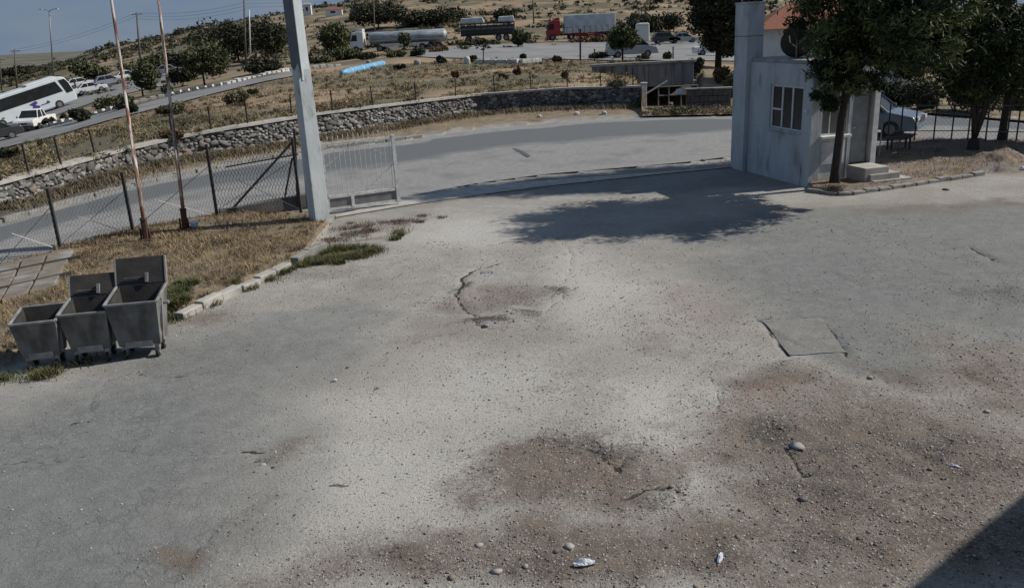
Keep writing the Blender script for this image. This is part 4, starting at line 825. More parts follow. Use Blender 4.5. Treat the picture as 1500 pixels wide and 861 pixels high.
# big dark tree left of the booth, across the road
te = T(1052, 66); bE = [((0, 0, 4.2), (2.3, 2.4, 2.3)), ((-1.0, 0, 6.0), (1.6, 1.8, 1.8)), ((1.4, 0, 6.2), (2.2, 2.2, 2.2)), ((.5, 0, 2.2), (1.9, 1.8, 1.3)), ((1.9, 0, 3.3), (1.5, 1.7, 2.0))]
tree('evergreen_tree', tuple(te), 'large dark evergreen tree across the road left of the booth pillar', [([(0, 0, -.3), (0, 0, 2.4), (.3, 0, 6)], [.28, .2, .08])], None,
     [('crown', bE, 30000, .17, 'shrubdark', 29, dict(elong=1.8, clump=.15, per=24)), ('crown_tips', bE, 4000, .16, 'pine', 30, dict(elong=1.8, clump=.12, per=18))])
tf_ = T(912, 70); tree('small_tree', tuple(tf_), 'small round green tree in front of the silver van', [([(0, 0, -.2), (0, 0, 1.2), (.1, 0, 2)], [.09, .07, .05])], None, [('crown', [((0, 0, 1.95), (1.15, 1.2, .9)), ((-.5, 0, 1.6), (.7, .8, .6)), ((.6, 0, 1.6), (.8, .8, .55)), ((.1, 0, 2.5), (.6, .7, .5))], 9000, .11, 'shrub', 31, dict(elong=2, clump=.16, per=18))])

# ------------------------------------------------------------------ bushes and mid-distance trees, each its own thing
def bush(px, py, w, h, m, label, seed, name='bush', trunk=0, leaf=None, n=None, on='T', dist=None, group=None, cat='bush'):
    p = (T(px, dist) if dist else TP(px, py)) if on == 'T' else G(px, py); r = np.random.default_rng(seed); sc = p.length / 1200 * .97; w_, h_ = w * sc / 2, h * sc
    root = empty(name, tuple(p)); tag(root, label, cat, group); k = max(3, int(3 + w_)); bl = []
    for i in range(k): bl.append(((r.uniform(-.55, .55) * w_, r.uniform(-.5, .5) * w_, trunk * h_ + (1 - trunk) * h_ * r.uniform(.32, .62)), (w_ * r.uniform(.4, .6), w_ * r.uniform(.4, .6), (1 - trunk) * h_ * r.uniform(.28, .42))))
    leaf = leaf or max(.05, p.length / 1200 * 2.2); n = n or int(min(9000, 260 + w * h * 5.5))
    add_leaves(root, 'crown' if trunk else 'foliage', bl, n, leaf, m, seed, elong=1.7, clump=.2, per=14, bottom=.0)
    mb = MB()
    if trunk: mb.tube([(0, 0, -.2), (0, 0, h_ * .65)], [h_ * .03, h_ * .015], 6); mb.build('trunk', 'bark', root)
    else:
        for q in range(3): mb.tube([(0, 0, -.1), (r.uniform(-.3, .3) * w_, r.uniform(-.3, .3) * w_, h_ * .5)], [.02 * h_ + .01, .006], 4)
        mb.build('stem', 'bark', root)
    return root
BU = [ # px, py(base), w, h, material, label, trunk
 (210, 143, 48, 44, 'shrub', 'dense olive green tree behind the left flagpole', .12), (300, 126, 74, 56, 'shrub', 'broad green tree left of the leaning pillar', .12), (268, 128, 44, 26, 'shrubdark', 'dark low bush right of the right flagpole', 0),
 (385, 106, 56, 22, 'shrubdark', 'dark low bush just left of the pale gate pillar', 0), (480, 78, 70, 46, 'shrub', 'green tree mass right of the gate pillar', .1), (500, 86, 60, 16, 'shrub', 'low green shrub in front of the white lorry cab', 0),
 (592, 74, 19, 34, 'shrubolive', 'narrow olive tree standing before the tanker lorry', .25), (728, 88, 0, 0, None, '', 0),
 (645, 95, 20, 11, 'shrubdark', 'dark rounded bush at the lot edge, left of the white stone', 0), (693, 94, 14, 11, 'shrubdark', 'dark rounded bush just right of the white stone', 0), (586, 104, 18, 8, 'shrubdark', 'dark flat bush on the grass right of the blue trough', 0),
 (668, 117, 11, 12, 'shrubrust', 'brown dead thistle bush on the dry field', 0), (757, 112, 12, 10, 'shrubrust', 'brown thistle bush on the field near the third wall post', 0), (768, 92, 13, 12, 'shrubdark', 'dark round bush at the front of the truck park', 0), (815, 95, 20, 11, 'shrubdark', 'dark brown bush left of the tall sign post', 0), (827, 116, 14, 12, 'shrub', 'green bush near the grey concrete wall', 0), (738, 118, 14, 9, 'shrub', 'small green bush among the dry grass', 0),
 (120, 178, 30, 20, 'shrubdark', 'dark green shrub at the front corner of the bus', 0), (150, 165, 40, 20, 'shrubolive', 'olive shrub on the median right of the bus', 0), (72, 186, 16, 13, 'shrubdark', 'small dark shrub beside the white pickup', 0), (95, 178, 12, 10, 'shrubdark', 'small dark shrub under the front wheel of the bus', 0), (180, 160, 30, 20, 'shrubolive', 'pale olive shrub on the median by the left flagpole', 0), (245, 140, 24, 14, 'shrubolive', 'low olive shrub between the two flagpoles', 0),
 (340, 154, 50, 18, 'shrubolive', 'spreading grey green shrub on the dry field left of the pillar', 0), (250, 170, 44, 16, 'shrubolive', 'grey green shrub on the slope behind the right flagpole', 0), (370, 140, 20, 10, 'shrub', 'small green shrub by the wall fence left of the pillar', 0), (15, 235, 26, 18, 'shrubdark', 'dark shrub on the field at the left edge', 0), (195, 165, 12, 16, 'shrubdark', 'dark shrub beside the service road by the left flagpole', 0), (60, 215, 22, 10, 'shrubolive', 'olive tuft beside the service road', 0),
 (255, 205, 36, 12, 'shrubrust', 'brownish scrub at the wall top behind the right flagpole', 0),
 (1020, 117, 24, 22, 'shrubdark', 'dark bush at the right end of the concrete wall', 0), (1050, 122, 34, 24, 'shrubrust', 'rust brown bush on the bank left of the booth pillar', 0), (1075, 150, 26, 40, 'shrubolive', 'pale olive bush right beside the booth pillar', 0), (940, 90, 20, 9, 'shrubrust', 'brown bush on top of the concrete wall by the van', 0), (977, 89, 12, 13, 'shrub', 'small green bush on top of the concrete wall', 0), (880, 88, 34, 10, 'shrub', 'low green shrubs under the small round tree', 0), (1000, 167, 40, 9, 'shrubolive', 'grey green weeds in front of the barrier', 0), (900, 170, 40, 12, 'shrubolive', 'dry weeds at the foot of the stone wall end', 0),
 (250, 102, 60, 24, 'shrubdark', 'dark hedge at the foot of the hill between the flagpoles', 0), (420, 92, 0, 0, None, '', 0), (230, 108, 40, 22, 'shrub', 'green thicket behind the parked cars', 0), (130, 118, 44, 24, 'shrub', 'green tree crown above the bus front', .1), (350, 92, 110, 60, 'shrubdark', 'dark wood on the hillside left of the pillar', .08), (405, 90, 70, 56, 'shrubdark', 'dark tree group behind the gate pillar', .1), (555, 42, 90, 40, 'shrubdark', 'dark trees on the slope behind the white lorry cab', .08), (640, 36, 100, 18, 'shrubdark', 'dark belt of trees behind the tanker', 0), (765, 58, 30, 26, 'shrub', 'round green tree left of the red lorry', .12), (960, 46, 80, 28, 'shrubdark', 'dark thicket behind the silver van', 0), (735, 34, 40, 18, 'shrubdark', 'dark bushes above the cattle trailer', 0), (700, 62, 0, 0, None, '', 0),
 (1400, 165, 120, 46, 'shrubdark', 'dark thicket on the slope across the road behind the cypresses', 0), (1300, 160, 60, 40, 'shrubdark', 'dark bush across the road behind the parked car', 0), (1490, 160, 60, 40, 'shrub', 'green bush across the road at the right edge', 0), (1345, 160, 50, 30, 'shrubolive', 'olive scrub across the road above the fence', 0),
 (30, 112, 50, 14, 'shrubdark', 'dark trees on the skyline at the left edge', 0),
 (545, 86, 40, 10, 'shrubdark', 'dark low scrub below the white lorry cab', 0), (580, 83, 30, 10, 'shrub', 'low green scrub in front of the tanker', 0), (615, 82, 26, 10, 'shrubdark', 'dark scrub in front of the tanker rear, left of the lot', 0), (640, 74, 34, 7, 'shrubrust', 'brown brush under the tanker rear wheels', 0), (470, 92, 40, 10, 'shrubolive', 'olive brush right behind the gate pillar', 0), (700, 64, 60, 6, 'shrubdark', 'low dark brush under the slatted trailer', 0), (860, 62, 90, 5, 'shrubrust', 'low reddish brush along the box trailer', 0)]
for i, (px, py, w, h, m, lab, tr) in enumerate(BU):
    if m: bush(px, py, w, h, m, lab, 100 + i, 'tree' if tr else 'bush', tr, cat='tree' if tr else 'bush', dist=118 if px == 592 else (120 if px == 765 else None))
# scrub dotted over the far hill: one mass
r2 = np.random.default_rng(77); V_, F_, k_ = [], [], 0
def far_scrub(n, x0, x1, ya, yb, smin, smax, seed, name, m, dens=.5):
    r = np.random.default_rng(seed); V_, F_, k_, c = [], [], 0, 0
    while c < n:
        px = r.uniform(x0, x1); y = math.exp(r.uniform(math.log(ya), math.log(yb))); p = T(px, y)
        if fbm(np.array(p.x * .03), np.array(p.y * .03 + 50), 3) < dens - r.uniform(0, .12): continue
        c += 1; s = (smin + (smax - smin) * r.random() ** 2) * y / 200; nb = int(r.integers(2, 6)); bl = [((r.normal(0, s * .8), r.normal(0, s * .8), s * r.uniform(.1, .4)), (s * r.uniform(.3, .9), s * r.uniform(.3, .9), s * r.uniform(.18, .45))) for _ in range(nb)]
        V, Fc = foliage(bl, 90, max(.18, s * .20), r, elong=1.5, clump=.3, per=8, bottom=-.1)
        V_.append(V + np.array(p)); F_.append(Fc + k_); k_ += len(V)
    return tag(link(name, np_mesh(name, np.concatenate(V_), np.concatenate(F_)), m), 'dark scrub dotted over the dry hillside', 'scrub', kind='stuff')
far_scrub(1100, -100, 1250, 150, 620, .6, 2.2, 5, 'hill_scrub', 'shrubdark', .46)
far_scrub(420, -100, 720, 110, 330, .5, 1.7, 6, 'hill_shrubs', 'shrub', .46)['label'] = 'olive green scrub among the dry grass of the far hill'
far_scrub(900, -100, 1250, 120, 500, .25, 1.1, 9, 'hill_brush', 'hillbrush', .3)['label'] = 'low brown brush over the dry hillside'
far_scrub(420, -80, 300, 230, 660, .3, 1.2, 12, 'skyline_scrub', 'shrubdark', .2)['label'] = 'dark scrub along the skyline at far left'
far_scrub(130, 1100, 1560, 40, 160, .8, 2.4, 8, 'roadside_scrub', 'shrubdark', .40)['label'] = 'dark scrub on the slope beyond the road at right'

# ------------------------------------------------------------------ grass
def in_poly_points(poly, n, r, cond=None):
    xs = [p[0] for p in poly]; ys = [p[1] for p in poly]; o = []
    while sum(map(len, o)) < n:
        x = r.uniform(max(min(xs), -16), min(max(xs), 22), n); y = r.uniform(min(ys), max(ys), n); k = inside(poly, x, y)
        if cond is not None: k &= cond(x, y)
        o.append(np.stack([x[k], y[k]], 1))
    return np.concatenate(o)[:n]
def grass_obj(name, xy, z, h, w, m, label, seed, lean=.9):
    V, Fc = blades(np.c_[xy, z], h, w, np.random.default_rng(seed), lean); return tag(link(name, np_mesh(name, V, Fc), m), label, 'grass', kind='stuff')
r3 = np.random.default_rng(31); slabpoly = [tuple(p)[:2] for p in (pv[0][0], pv[0][-1], pv[2][-1], pv[2][0])]
g = in_poly_points([(p.x, p.y) for p in BANKL], 30000, r3, lambda x, y: (~inside(slabpoly, x, y) | (r3.random(x.shape) < .06)) & (fbm(x * 1.1, y * 1.1) > r3.uniform(.25, .72, x.shape)))
grass_obj('dry_grass', g, gz(g[:, 0], g[:, 1]) - .01, .10, .012, 'drygrass', 'dry yellow grass on the bank round the flagpoles', 41, 1.6)
g = in_poly_points([(p.x, p.y) for p in BANKR], 13000, r3, lambda x, y: (fbm(x * 1.3, y * 1.3) > r3.uniform(.25, .65, x.shape)))
grass_obj('dry_grass', g, gz(g[:, 0], g[:, 1]) - .01, .075, .012, 'drygrass', 'short dry brown grass on the bank right of the booth', 42, 1.6)
def cluster(cs, n, r):
    o = []
    for px, py, rx, ry, f in cs:
        c = W(px, py); k = int(n * f); o.append(np.c_[r.normal(c.x, rx, k), r.normal(c.y, ry, k)])
    return np.concatenate(o)
def clumps(regions, r, per, spread):
    o = []
    for px0, py0, px1, py1, wid, nc in regions:
        a, b = W(px0, py0), W(px1, py1)
        for k in range(nc):
            t = r.random(); c = a.lerp(b, t); cx, cy = c.x + r.normal(0, wid), c.y + r.normal(0, wid); n = int(per * r.uniform(.3, 1.6)); sp = spread * r.uniform(.4, 1.4)
            o.append(np.c_[r.normal(cx, sp, n), r.normal(cy, sp, n)])
    return np.concatenate(o)
g = clumps([(436, 392, 545, 368, .16, 34), (455, 375, 520, 362, .2, 16), (258, 470, 262, 430, .13, 30), (60, 550, 92, 543, .03, 3), (120, 533, 132, 529, .02, 1), (-5, 558, 12, 555, .04, 2), (300, 452, 420, 398, .10, 10), (560, 350, 600, 340, .2, 3)], r3, 170, .09)
grass_obj('green_weeds', g, gz(g[:, 0], g[:, 1]) - .01, .12, .014, 'greengrass', 'green weeds along the kerb and under the bins', 43, 1.5)
g = clumps([(480, 350, 560, 338, .25, 22), (490, 335, 640, 318, .22, 26), (445, 378, 500, 350, .15, 12), (1190, 283, 1230, 284, .12, 6)], r3, 90, .12)
grass_obj('dead_weeds', g, gz(g[:, 0], g[:, 1]) - .01, .075, .012, 'deadweed', 'dead brown weeds at the foot of the gate', 44, 1.8)
# verge below the wall
r4 = np.random.default_rng(51); n = 30000; s_ = r4.uniform(3, ws[-1], n); px_ = np.array([wall_at(q)[0] for q in s_]); dd = np.array([wall_dir(q) for q in s_]); off = -np.abs(r4.normal(0, .7, n)) - .05
g = px_ + np.c_[-dd[:, 1], dd[:, 0]] * off[:, None]
g = g[~inside(ROADPOLY, g[:, 0], g[:, 1])]
grass_obj('verge_grass', g, gz(g[:, 0], g[:, 1]) - .02, .22, .03, 'vergeweed', 'dry weeds on the verge below the stone wall', 45, 1.2)
# dry field above the wall
r5 = np.random.default_rng(61); pts = []
for k in range(52000):
    px = r5.uniform(-40, 940); y0 = start(px)[0]; y = y0 * (min(92, 62 + px * .03) / y0) ** (r5.random() ** 1.3)
    pts.append((px, y))
pts = np.array(pts); order = np.argsort(pts[:, 0]); pts = pts[order]; ii = np.clip(np.searchsorted(tpx, pts[:, 0]), 1, len(tpx) - 1)
pos = np.zeros((len(pts), 3))
for k in range(len(pts)):
    i = ii[k]; f = (pts[k, 0] - tpx[i - 1]) / (tpx[i] - tpx[i - 1]); j = np.searchsorted(TY[:, i], pts[k, 1]); j = min(max(j, 1), nyy - 1); g_ = (pts[k, 1] - TY[j - 1, i]) / (TY[j, i] - TY[j - 1, i]); g_ = min(max(g_, 0), 1)
    a = TV[j - 1, i - 1] * (1 - f) + TV[j - 1, i] * f; b = TV[j, i - 1] * (1 - f) + TV[j, i] * f; pos[k] = a * (1 - g_) + b * g_
cq_ = (pos - np.array([0, 0, HC])) @ RM; ppx, ppy = 750 - F * cq_[:, 0] / cq_[:, 2], 430.5 + F * cq_[:, 1] / cq_[:, 2]
onroad = (ppx < 440) & (ppy < np.interp(ppx, [-150, 0, 93, 167, 260, 350, 440], [260, 221, 197, 176, 153, 131, 111]))
pos = pos[~onroad]
keep = fbm(pos[:, 0] * .5, pos[:, 1] * .5) > r5.uniform(.3, .65, len(pos)); pos = pos[keep]
V, Fc = blades(pos - np.array([0, 0, .02]), .17, .04, r5, 1.5); tag(link('field_grass', np_mesh('field_grass', V, Fc), 'strawgrass'), 'straw coloured dry grass on the field above the wall', 'grass', kind='stuff')

def weed_clumps(name, centers, r, size, leaves, m, label):
    V_, F_, k_ = [], [], 0
    for c in centers:
        sc = size * r.uniform(.4, 1.5); V, Fc = foliage([((0, 0, sc * .3), (sc * r.uniform(.6, 1.6), sc * r.uniform(.6, 1.6), sc * .4))], leaves, sc * .15, r, elong=3.2, clump=.3, per=8, bottom=0)
        V_.append(V + np.asarray(c)); F_.append(Fc + k_); k_ += len(V)
    return tag(link(name, np_mesh(name, np.concatenate(V_), np.concatenate(F_)), m), label, 'weeds', kind='stuff')
r8 = np.random.default_rng(91); sel = r8.choice(len(pos), 1500, replace=False)
weed_clumps('field_weeds', pos[sel[:850]], r8, .20, 60, 'fieldweed', 'dark brown weed clumps dotted through the field above the wall')
weed_clumps('field_tufts', pos[sel[850:]], r8, .20, 60, 'strawtuft', 'pale straw tufts dotted through the field above the wall')
g = in_poly_points([(p.x, p.y) for p in BANKL], 420, r8, lambda x, y: ~inside(slabpoly, x, y)); g = np.c_[g, gz(g[:, 0], g[:, 1])]
weed_clumps('bank_weeds', g[:230], r8, .07, 60, 'fieldweed', 'dark dead weeds in the dry grass round the flagpoles'); weed_clumps('bank_tufts', g[230:], r8, .06, 50, 'strawtuft', 'pale straw tufts in the dry grass round the flagpoles')
g = []
for k in range(260):
    q = r8.random(); p_ = W(944 + q * 140, 169 - r8.random() * 9 - q * 2, .1); g.append((p_.x, p_.y, .1 + (169 - 160) * 0))
weed_clumps('ramp_weeds', g, r8, .17, 60, 'vergeweed', 'dry weeds along the road edge in front of the barrier')
# ------------------------------------------------------------------ pebbles, lumps and litter on the yard
r6 = np.random.default_rng(71); n = 150000; x = r6.uniform(-7, 9, n); y = 5 + 13 * r6.random(n) ** 1.5
w_ = .11 + .5 * gsample(dirt, x, y) + .8 * gsample(dark, x, y) + .25 * gsample(red, x, y) - .05 * gsample(smooth, x, y); w_ *= .4 + 1.2 * fbm(x * 1.7, y * 1.7)
k = r6.random(n) < np.clip(w_, 0.03, 1) * .95; x, y = x[k], y[k]; sz = .0026 + .009 * r6.random(len(x)) ** 5 + .0004 * y
V, Fc = scatter_rocks(np.c_[x, y, gz(x, y) + sz * .2], sz, r6); tag(link('gravel', np_mesh('gravel', V, Fc), 'pebble'), 'loose gravel scattered over the yard', 'gravel', kind='stuff')
r7 = np.random.default_rng(72); n = 26000; x = r7.uniform(-3, 7, n); y = 5 + 11 * r7.random(n); k = r7.random(n) < np.clip(gsample(dark, x, y) * 1.3 * (fbm(x * 3, y * 3) - .3), 0, 1); x, y = x[k], y[k]; sz = .006 + .022 * r7.random(len(x)) ** 6
V, Fc = scatter_rocks(np.c_[x, y, gz(x, y) + sz * .15], sz, r7); tag(link('rubble_crumbs', np_mesh('rubble_crumbs', V, Fc), 'dirtlump'), 'crumbs of broken surface and soil in the dark dirt patches', 'rubble', kind='stuff')
def rockthing(px, py, s, m, label, seed, name='stone', cat='stone', sq=(1, .75, .45)):
    s *= .82; sq = (1, .8, .14) if 'flat' in label or 'slab' in label else sq
    p = G(px, py); o = link(name, rock_mesh(name, seed, s * sq[0], s * sq[1], s * sq[2], .34), m); o.location = (p.x, p.y, p.z + s * sq[2] * .35); o.rotation_euler = (0, 0, seed * 1.3); return tag(o, label, cat)
for i, (px, py, s, lab) in enumerate([(702, 800, .06, 'flat pale stone in the dirt left of the white wrapper'), (770, 831, .045, 'small pale stone just left of the white wrapper'), (728, 838, .06, 'buff dirt clod near the bottom edge left of the small pale stone'), (662, 846, .05, 'dirt clod at the bottom edge, furthest left'), (833, 803, .07, 'rounded dusty stone above the white wrapper'), (815, 810, .04, 'small dark edged stone above left of the white wrapper'), (1168, 655, .13, 'flat broken asphalt piece in the right dirt patch'), (1176, 732, .06, 'dark clod in the gravel above the lower right corner'), (1084, 747, .03, 'black pebble in the gravel right of centre'), (1446, 603, .05, 'white stone at the right edge dirt'), (1275, 553, .06, 'pale stone at the corner of the patched asphalt'), (712, 478, .07, 'broken asphalt lump at the near rim of the pothole'), (745, 457, .05, 'pale lump inside the pothole'), (723, 388, .07, 'pale broken slab at the far rim of the pothole'), (700, 476, .06, 'dark asphalt lump at the left rim of the pothole'), (509, 538, .035, 'dark clod left of centre on the asphalt'), (1385, 279, .10, 'black lump below the right kerb'), (385, 680, .06, 'broken asphalt piece in the small hole at left'), (1030, 236, .12, 'dark lump in the tree shade by the booth')]):
    rockthing(px, py, s, 'stonedark' if 'dark' in lab or 'black' in lab else ('stonelite' if 'pale' in lab or 'white' in lab else ('concrete' if 'asphalt' in lab else 'dirtlump')), lab, 300 + i)
def litter(px, py, l, w, rz, lab, seed, name='plastic_wrapper'):
    p = G(px, py); r = np.random.default_rng(seed); n = 9; vs = []; fs = []
    for i in range(n):
        t = i / (n - 1); wd = w * (.35 + .65 * math.sin(math.pi * min(max(t, .08), .92))); 
        for k in range(8): a = 2 * math.pi * k / 8; vs.append(((t - .5) * l, wd / 2 * math.cos(a) * r.uniform(.75, 1.15), wd * .36 * (1 + math.sin(a)) * r.uniform(.7, 1.2)))
    for i in range(n - 1):
        for k in range(8): fs.append((i * 8 + k, i * 8 + (k + 1) % 8, (i + 1) * 8 + (k + 1) % 8, (i + 1) * 8 + k))
    fs += [tuple(range(7, -1, -1)), tuple(range((n - 1) * 8, n * 8))]
    o = MB().add(vs, fs).build(name, 'trash'); o.location = (p.x, p.y, p.z + .002); o.rotation_euler = (0, 0, rz); return tag(o, lab, 'litter')
litter(856, 829, .19, .085, .15, 'crumpled white plastic wrapper lying at the bottom centre', 1); litter(1055, 820, .15, .05, 1.15, 'white crushed plastic bottle standing out in the gravel', 2, 'plastic_bottle'); litter(1399, 683, .11, .035, -.6, 'white scrap of plastic in the right dirt', 3, 'plastic_scrap'); litter(490, 558, .07, .06, .4, 'crushed grey can on the asphalt left of centre', 4, 'crushed_can')
litter(1310, 232, .2, .08, .2, 'white paper scrap on the brown bank behind the kerb', 5, 'paper_scrap'); litter(1497, 250, .16, .12, .2, 'white bag on the dirt mound at the right edge', 6, 'plastic_bag')
for px, py, l, a, lab in ((497, 713, .22, -.1, 'short dry stick on the pale asphalt'), (552, 571, .12, 1.0, 'curved dry twig left of centre'), (110, 620, .12, .7, 'dark twig on the left asphalt')):
    p = G(px, py); tw = MB().tube([(-l / 2, 0, .008), (-l * .1, .012, .016), (l * .2, -.008, .012), (l / 2, .006, .008)], [.004, .007, .006, .003], 6).tube([(l * .1, 0, .012), (l * .25, .04, .02)], [.004, .002], 5).build('twig', 'twig'); tw.location = p; tw.rotation_euler = (0, 0, a); tag(tw, lab, 'twig')
# asphalt repair patch
q = [W(1117, 469), W(1205, 466), W(1240, 514), W(1158, 520)]; c = sum(q, Vector()) / 4; pts = []
for i in range(4):
    a, b = q[i], q[(i + 1) % 4]
    for k in range(8): p_ = a.lerp(b, k / 8); pts.append((p_.x + random.uniform(-.012, .012), p_.y + random.uniform(-.012, .012)))
zc_ = 0
M['patch'] = mat('patch_asphalt', (.235, .232, .225), (.17, .168, .162), 5, .92, .5, 70, c3=(.14, .125, .11), s3=4, p3=(.58, .66))
o = MB().add([(a, b, float(gz(a, b)) + .012) for a, b in pts] + [(a, b, -.15) for a, b in pts], [tuple(range(31, -1, -1))] + [(i, (i + 1) % 32, 32 + (i + 1) % 32, 32 + i) for i in range(32)]).build('asphalt_patch', GM); o['kind'] = 'structure'
for k_a, v_a in (('smooth', .62), ('dirt', .22)): o.data.attributes.new(k_a, 'FLOAT', 'POINT').data.foreach_set('value', np.full(len(o.data.vertices), v_a, dtype=np.float32))
o.data.update(); 
import bmesh
bm_ = bmesh.new(); bm_.from_mesh(o.data); bmesh.ops.recalc_face_normals(bm_, faces=bm_.faces); bm_.to_mesh(o.data); bm_.free()

# ------------------------------------------------------------------ right side: fence, car, bench, stake
rfn = empty('metal_fence', tuple(G(1400, 207))); tag(rfn, 'grey metal post fence with angled tops behind the cypresses', 'fence'); bpy.context.view_layer.update(); ri = rfn.matrix_world.inverted(); rp_ = []
for px in (1300, 1318, 1339, 1367, 1393, 1417, 1443, 1474, 1488, 1512, 1540, 1570):
    p = W(px, 207 if px < 1420 else 209, .1); tp = p + Vector((0, 0, 1.25)); rp_.append(p)
    adopt(MB().bar(p - Vector((0, 0, .2)), tp, .036).build('post', 'darksteel'), rfn, ri); adopt(MB().bar(tp, tp + Vector((-.12, 0, .16)), .026).build('arm', 'darksteel'), rfn, ri)
for h in (.35, 1.2): adopt(MB().tube([p + Vector((0, 0, h)) for p in rp_], .016, 5).build('rail', 'greymetal'), rfn, ri)
wv = []; wf = []
for a, b in zip(rp_[:-1], rp_[1:]):
    n = int((b - a).length / .12)
    for i in range(n):
        l0, l1 = a.lerp(b, i / n), a.lerp(b, (i + 1) / n)
        for j in range(8): h0, h1 = 1.2 * j / 8, 1.2 * (j + 1) / 8; ribbon(l0 + Vector((0, 0, h0)), l1 + Vector((0, 0, h1)), .003); ribbon(l1 + Vector((0, 0, h0)), l0 + Vector((0, 0, h1)), .003)
o = adopt(link('wire_mesh', np_mesh('wire_mesh', wv, wf), 'greymetal'), rfn, ri); o['kind'] = 'stuff'
bq = G(1316, 226); bn = empty('bench', tuple(bq), .1); tag(bn, 'low dark wooden bench on the bank in front of the parked car', 'bench')
for k in range(3): MB().box(-.42, .36, -.15 + k * .10, -.06 + k * .10, .36, .40).build('seat_board', 'rustdark', bn, .005)
for x in (-.34, .28):
    for y in (-.12, .11): MB().bar((x, y, -.05), (x, y, .36), .05).build('leg', 'darksteel', bn)
p = G(1287, 235); tag(MB().tube([(0, 0, -.1), (.01, 0, .95)], .018, 6).tube([(.01, 0, .95), (.01, 0, .98)], [.02, .006], 6).build('stake', 'coping'), 'thin pale stake beside the slender pine', 'stake').location; bpy.data.objects['stake'].location = p

# ------------------------------------------------------------------ vehicles
def wheels(root, xs, r, w, tw=.2):
    for x in xs:
        for s in (-1, 1):
            o = MB().tube([(x, s * (w / 2 - tw), r), (x, s * (w / 2 + .01), r)], r, 16).build('wheel', 'rubber', root); MB().tube([(x, s * (w / 2 - .05), r), (x, s * (w / 2 + .025), r)], r * .58, 12).build('rim', 'greymetal', o)
def vehicle_matrix(a, b):                             # stands from point a (rear) to b (front)
    x = (b - a).normalized(); y = Vector((0, 0, 1)).cross(x).normalized(); z = x.cross(y); m = Matrix((x, y, z)).transposed().to_4x4(); m.translation = (a + b) / 2; return m
CARS = {
 'sedan': dict(L=4.4, W=1.74, hull=[(-2.2, .3), (2.15, .28), (2.2, .55), (2.05, .72), (1.1, .86), (-1.35, .92), (-2.1, .90), (-2.2, .7)], glass=[(1.1, .86), (.45, 1.36), (-.75, 1.40), (-1.45, .92)]),
 'hatch': dict(L=4.1, W=1.74, hull=[(-2.0, .3), (2.0, .28), (2.08, .55), (1.95, .76), (1.05, .93), (-1.9, .98), (-2.05, .7)], glass=[(1.05, .93), (.35, 1.46), (-1.35, 1.50), (-1.9, .98)]),
 'van': dict(L=4.7, W=1.85, hull=[(-2.3, .32), (2.3, .3), (2.38, .6), (2.2, .9), (1.5, 1.08), (-2.3, 1.12), (-2.35, .7)], glass=[(1.5, 1.08), (.7, 1.80), (-2.0, 1.86), (-2.3, 1.12)]),
 'pickup': dict(L=4.6, W=1.7, hull=[(-2.3, .42), (2.25, .36), (2.3, .7), (2.2, .9), (1.2, 1.02), (-2.3, 1.02)], glass=[(1.2, 1.02), (.65, 1.60), (-.35, 1.62), (-.5, 1.02)])}
def car(style, paint, mw, label, name='car', cat='car', detail=True):
    c = CARS[style]; w = c['W'] / 2; root = empty(name, mw=mw); tag(root, label, cat)
    MB().prism(c['hull'], -w, w).build('body', paint, root, .06)
    g = c['glass']; i_ = .16; n = len(g); zs = [z for _, z in g]; zb, ztp = min(zs), max(zs)
    vs = []
    for s in (-1, 1):
        for x, z in g: vs.append((x, s * (w - .05 - i_ * (z - zb) / (ztp - zb)), z - (.02 if z < ztp - .2 else 0)))
    MB().add(vs, [tuple(range(n)), tuple(range(2 * n - 1, n - 1, -1))] + [(i + n, (i + 1) % n + n, (i + 1) % n, i) for i in range(n)]).build('window', 'glass', root, .01)
    (x0, z0), (x1, z1) = g[1], g[2]; wr = w - .05 - i_ + .02
    MB().add([(x0 + .05, -wr, z0), (x0 + .05, wr, z0), (x1 - .05, wr, z1), (x1 - .05, -wr, z1), (x0 - .05, -wr + .05, z0 + .05), (x0 - .05, wr - .05, z0 + .05), (x1 + .05, wr - .05, z1 + .05), (x1 + .05, -wr + .05, z1 + .05)], [(0, 1, 2, 3), (7, 6, 5, 4), (0, 4, 5, 1), (1, 5, 6, 2), (2, 6, 7, 3), (3, 7, 4, 0)]).build('roof', paint, root, .015)
    for s in (-1, 1):
        for (xa, za), (xb, zb_) in ((g[0], g[1]), (g[-1], g[-2]), (((g[0][0] + g[-1][0]) / 2 - .1, zb), ((g[1][0] + g[2][0]) / 2 - .1, ztp))):
            MB().bar((xa, s * (w - .045), za - .02), (xb, s * (w - .045 - i_), zb_), .05, .08).build('pillar', paint, root)
        fx = max(x for x, _ in c['hull']); MB().box(fx - .16, fx + .012, s * w * .62 - .16, s * w * .62 + .16, .60, .74).build('headlight', 'headlight', root, .02)
        rx_ = min(x for x, _ in c['hull']); MB().box(rx_ - .012, rx_ + .1, s * w * .72 - .12, s * w * .72 + .12, .65, .82).build('tail_light', 'red', root, .02)
        MB().box(g[0][0] - .25, g[0][0] - .1, s * (w + .06) - .07, s * (w + .06) + .07, zb + .02, zb + .15).build('mirror', 'darksteel', root, .02)
    fx = max(x for x, _ in c['hull']); MB().box(fx - .1, fx + .03, -w * .92, w * .92, .30, .46).build('bumper', 'darksteel' if style == 'pickup' else paint, root, .03)
    MB().box(fx - .05, fx + .018, -w * .4, w * .4, .56, .70).build('grille', 'darksteel', root)
    wheels(root, (1.3 * c['L'] / 4.4, -1.3 * c['L'] / 4.4), .31, c['W']); return root
def on(pxa, pya, pxb, pyb, d, L=None):
    a, b = P(pxa, pya, d), P(pxb, pyb, d); return vehicle_matrix(a, b)
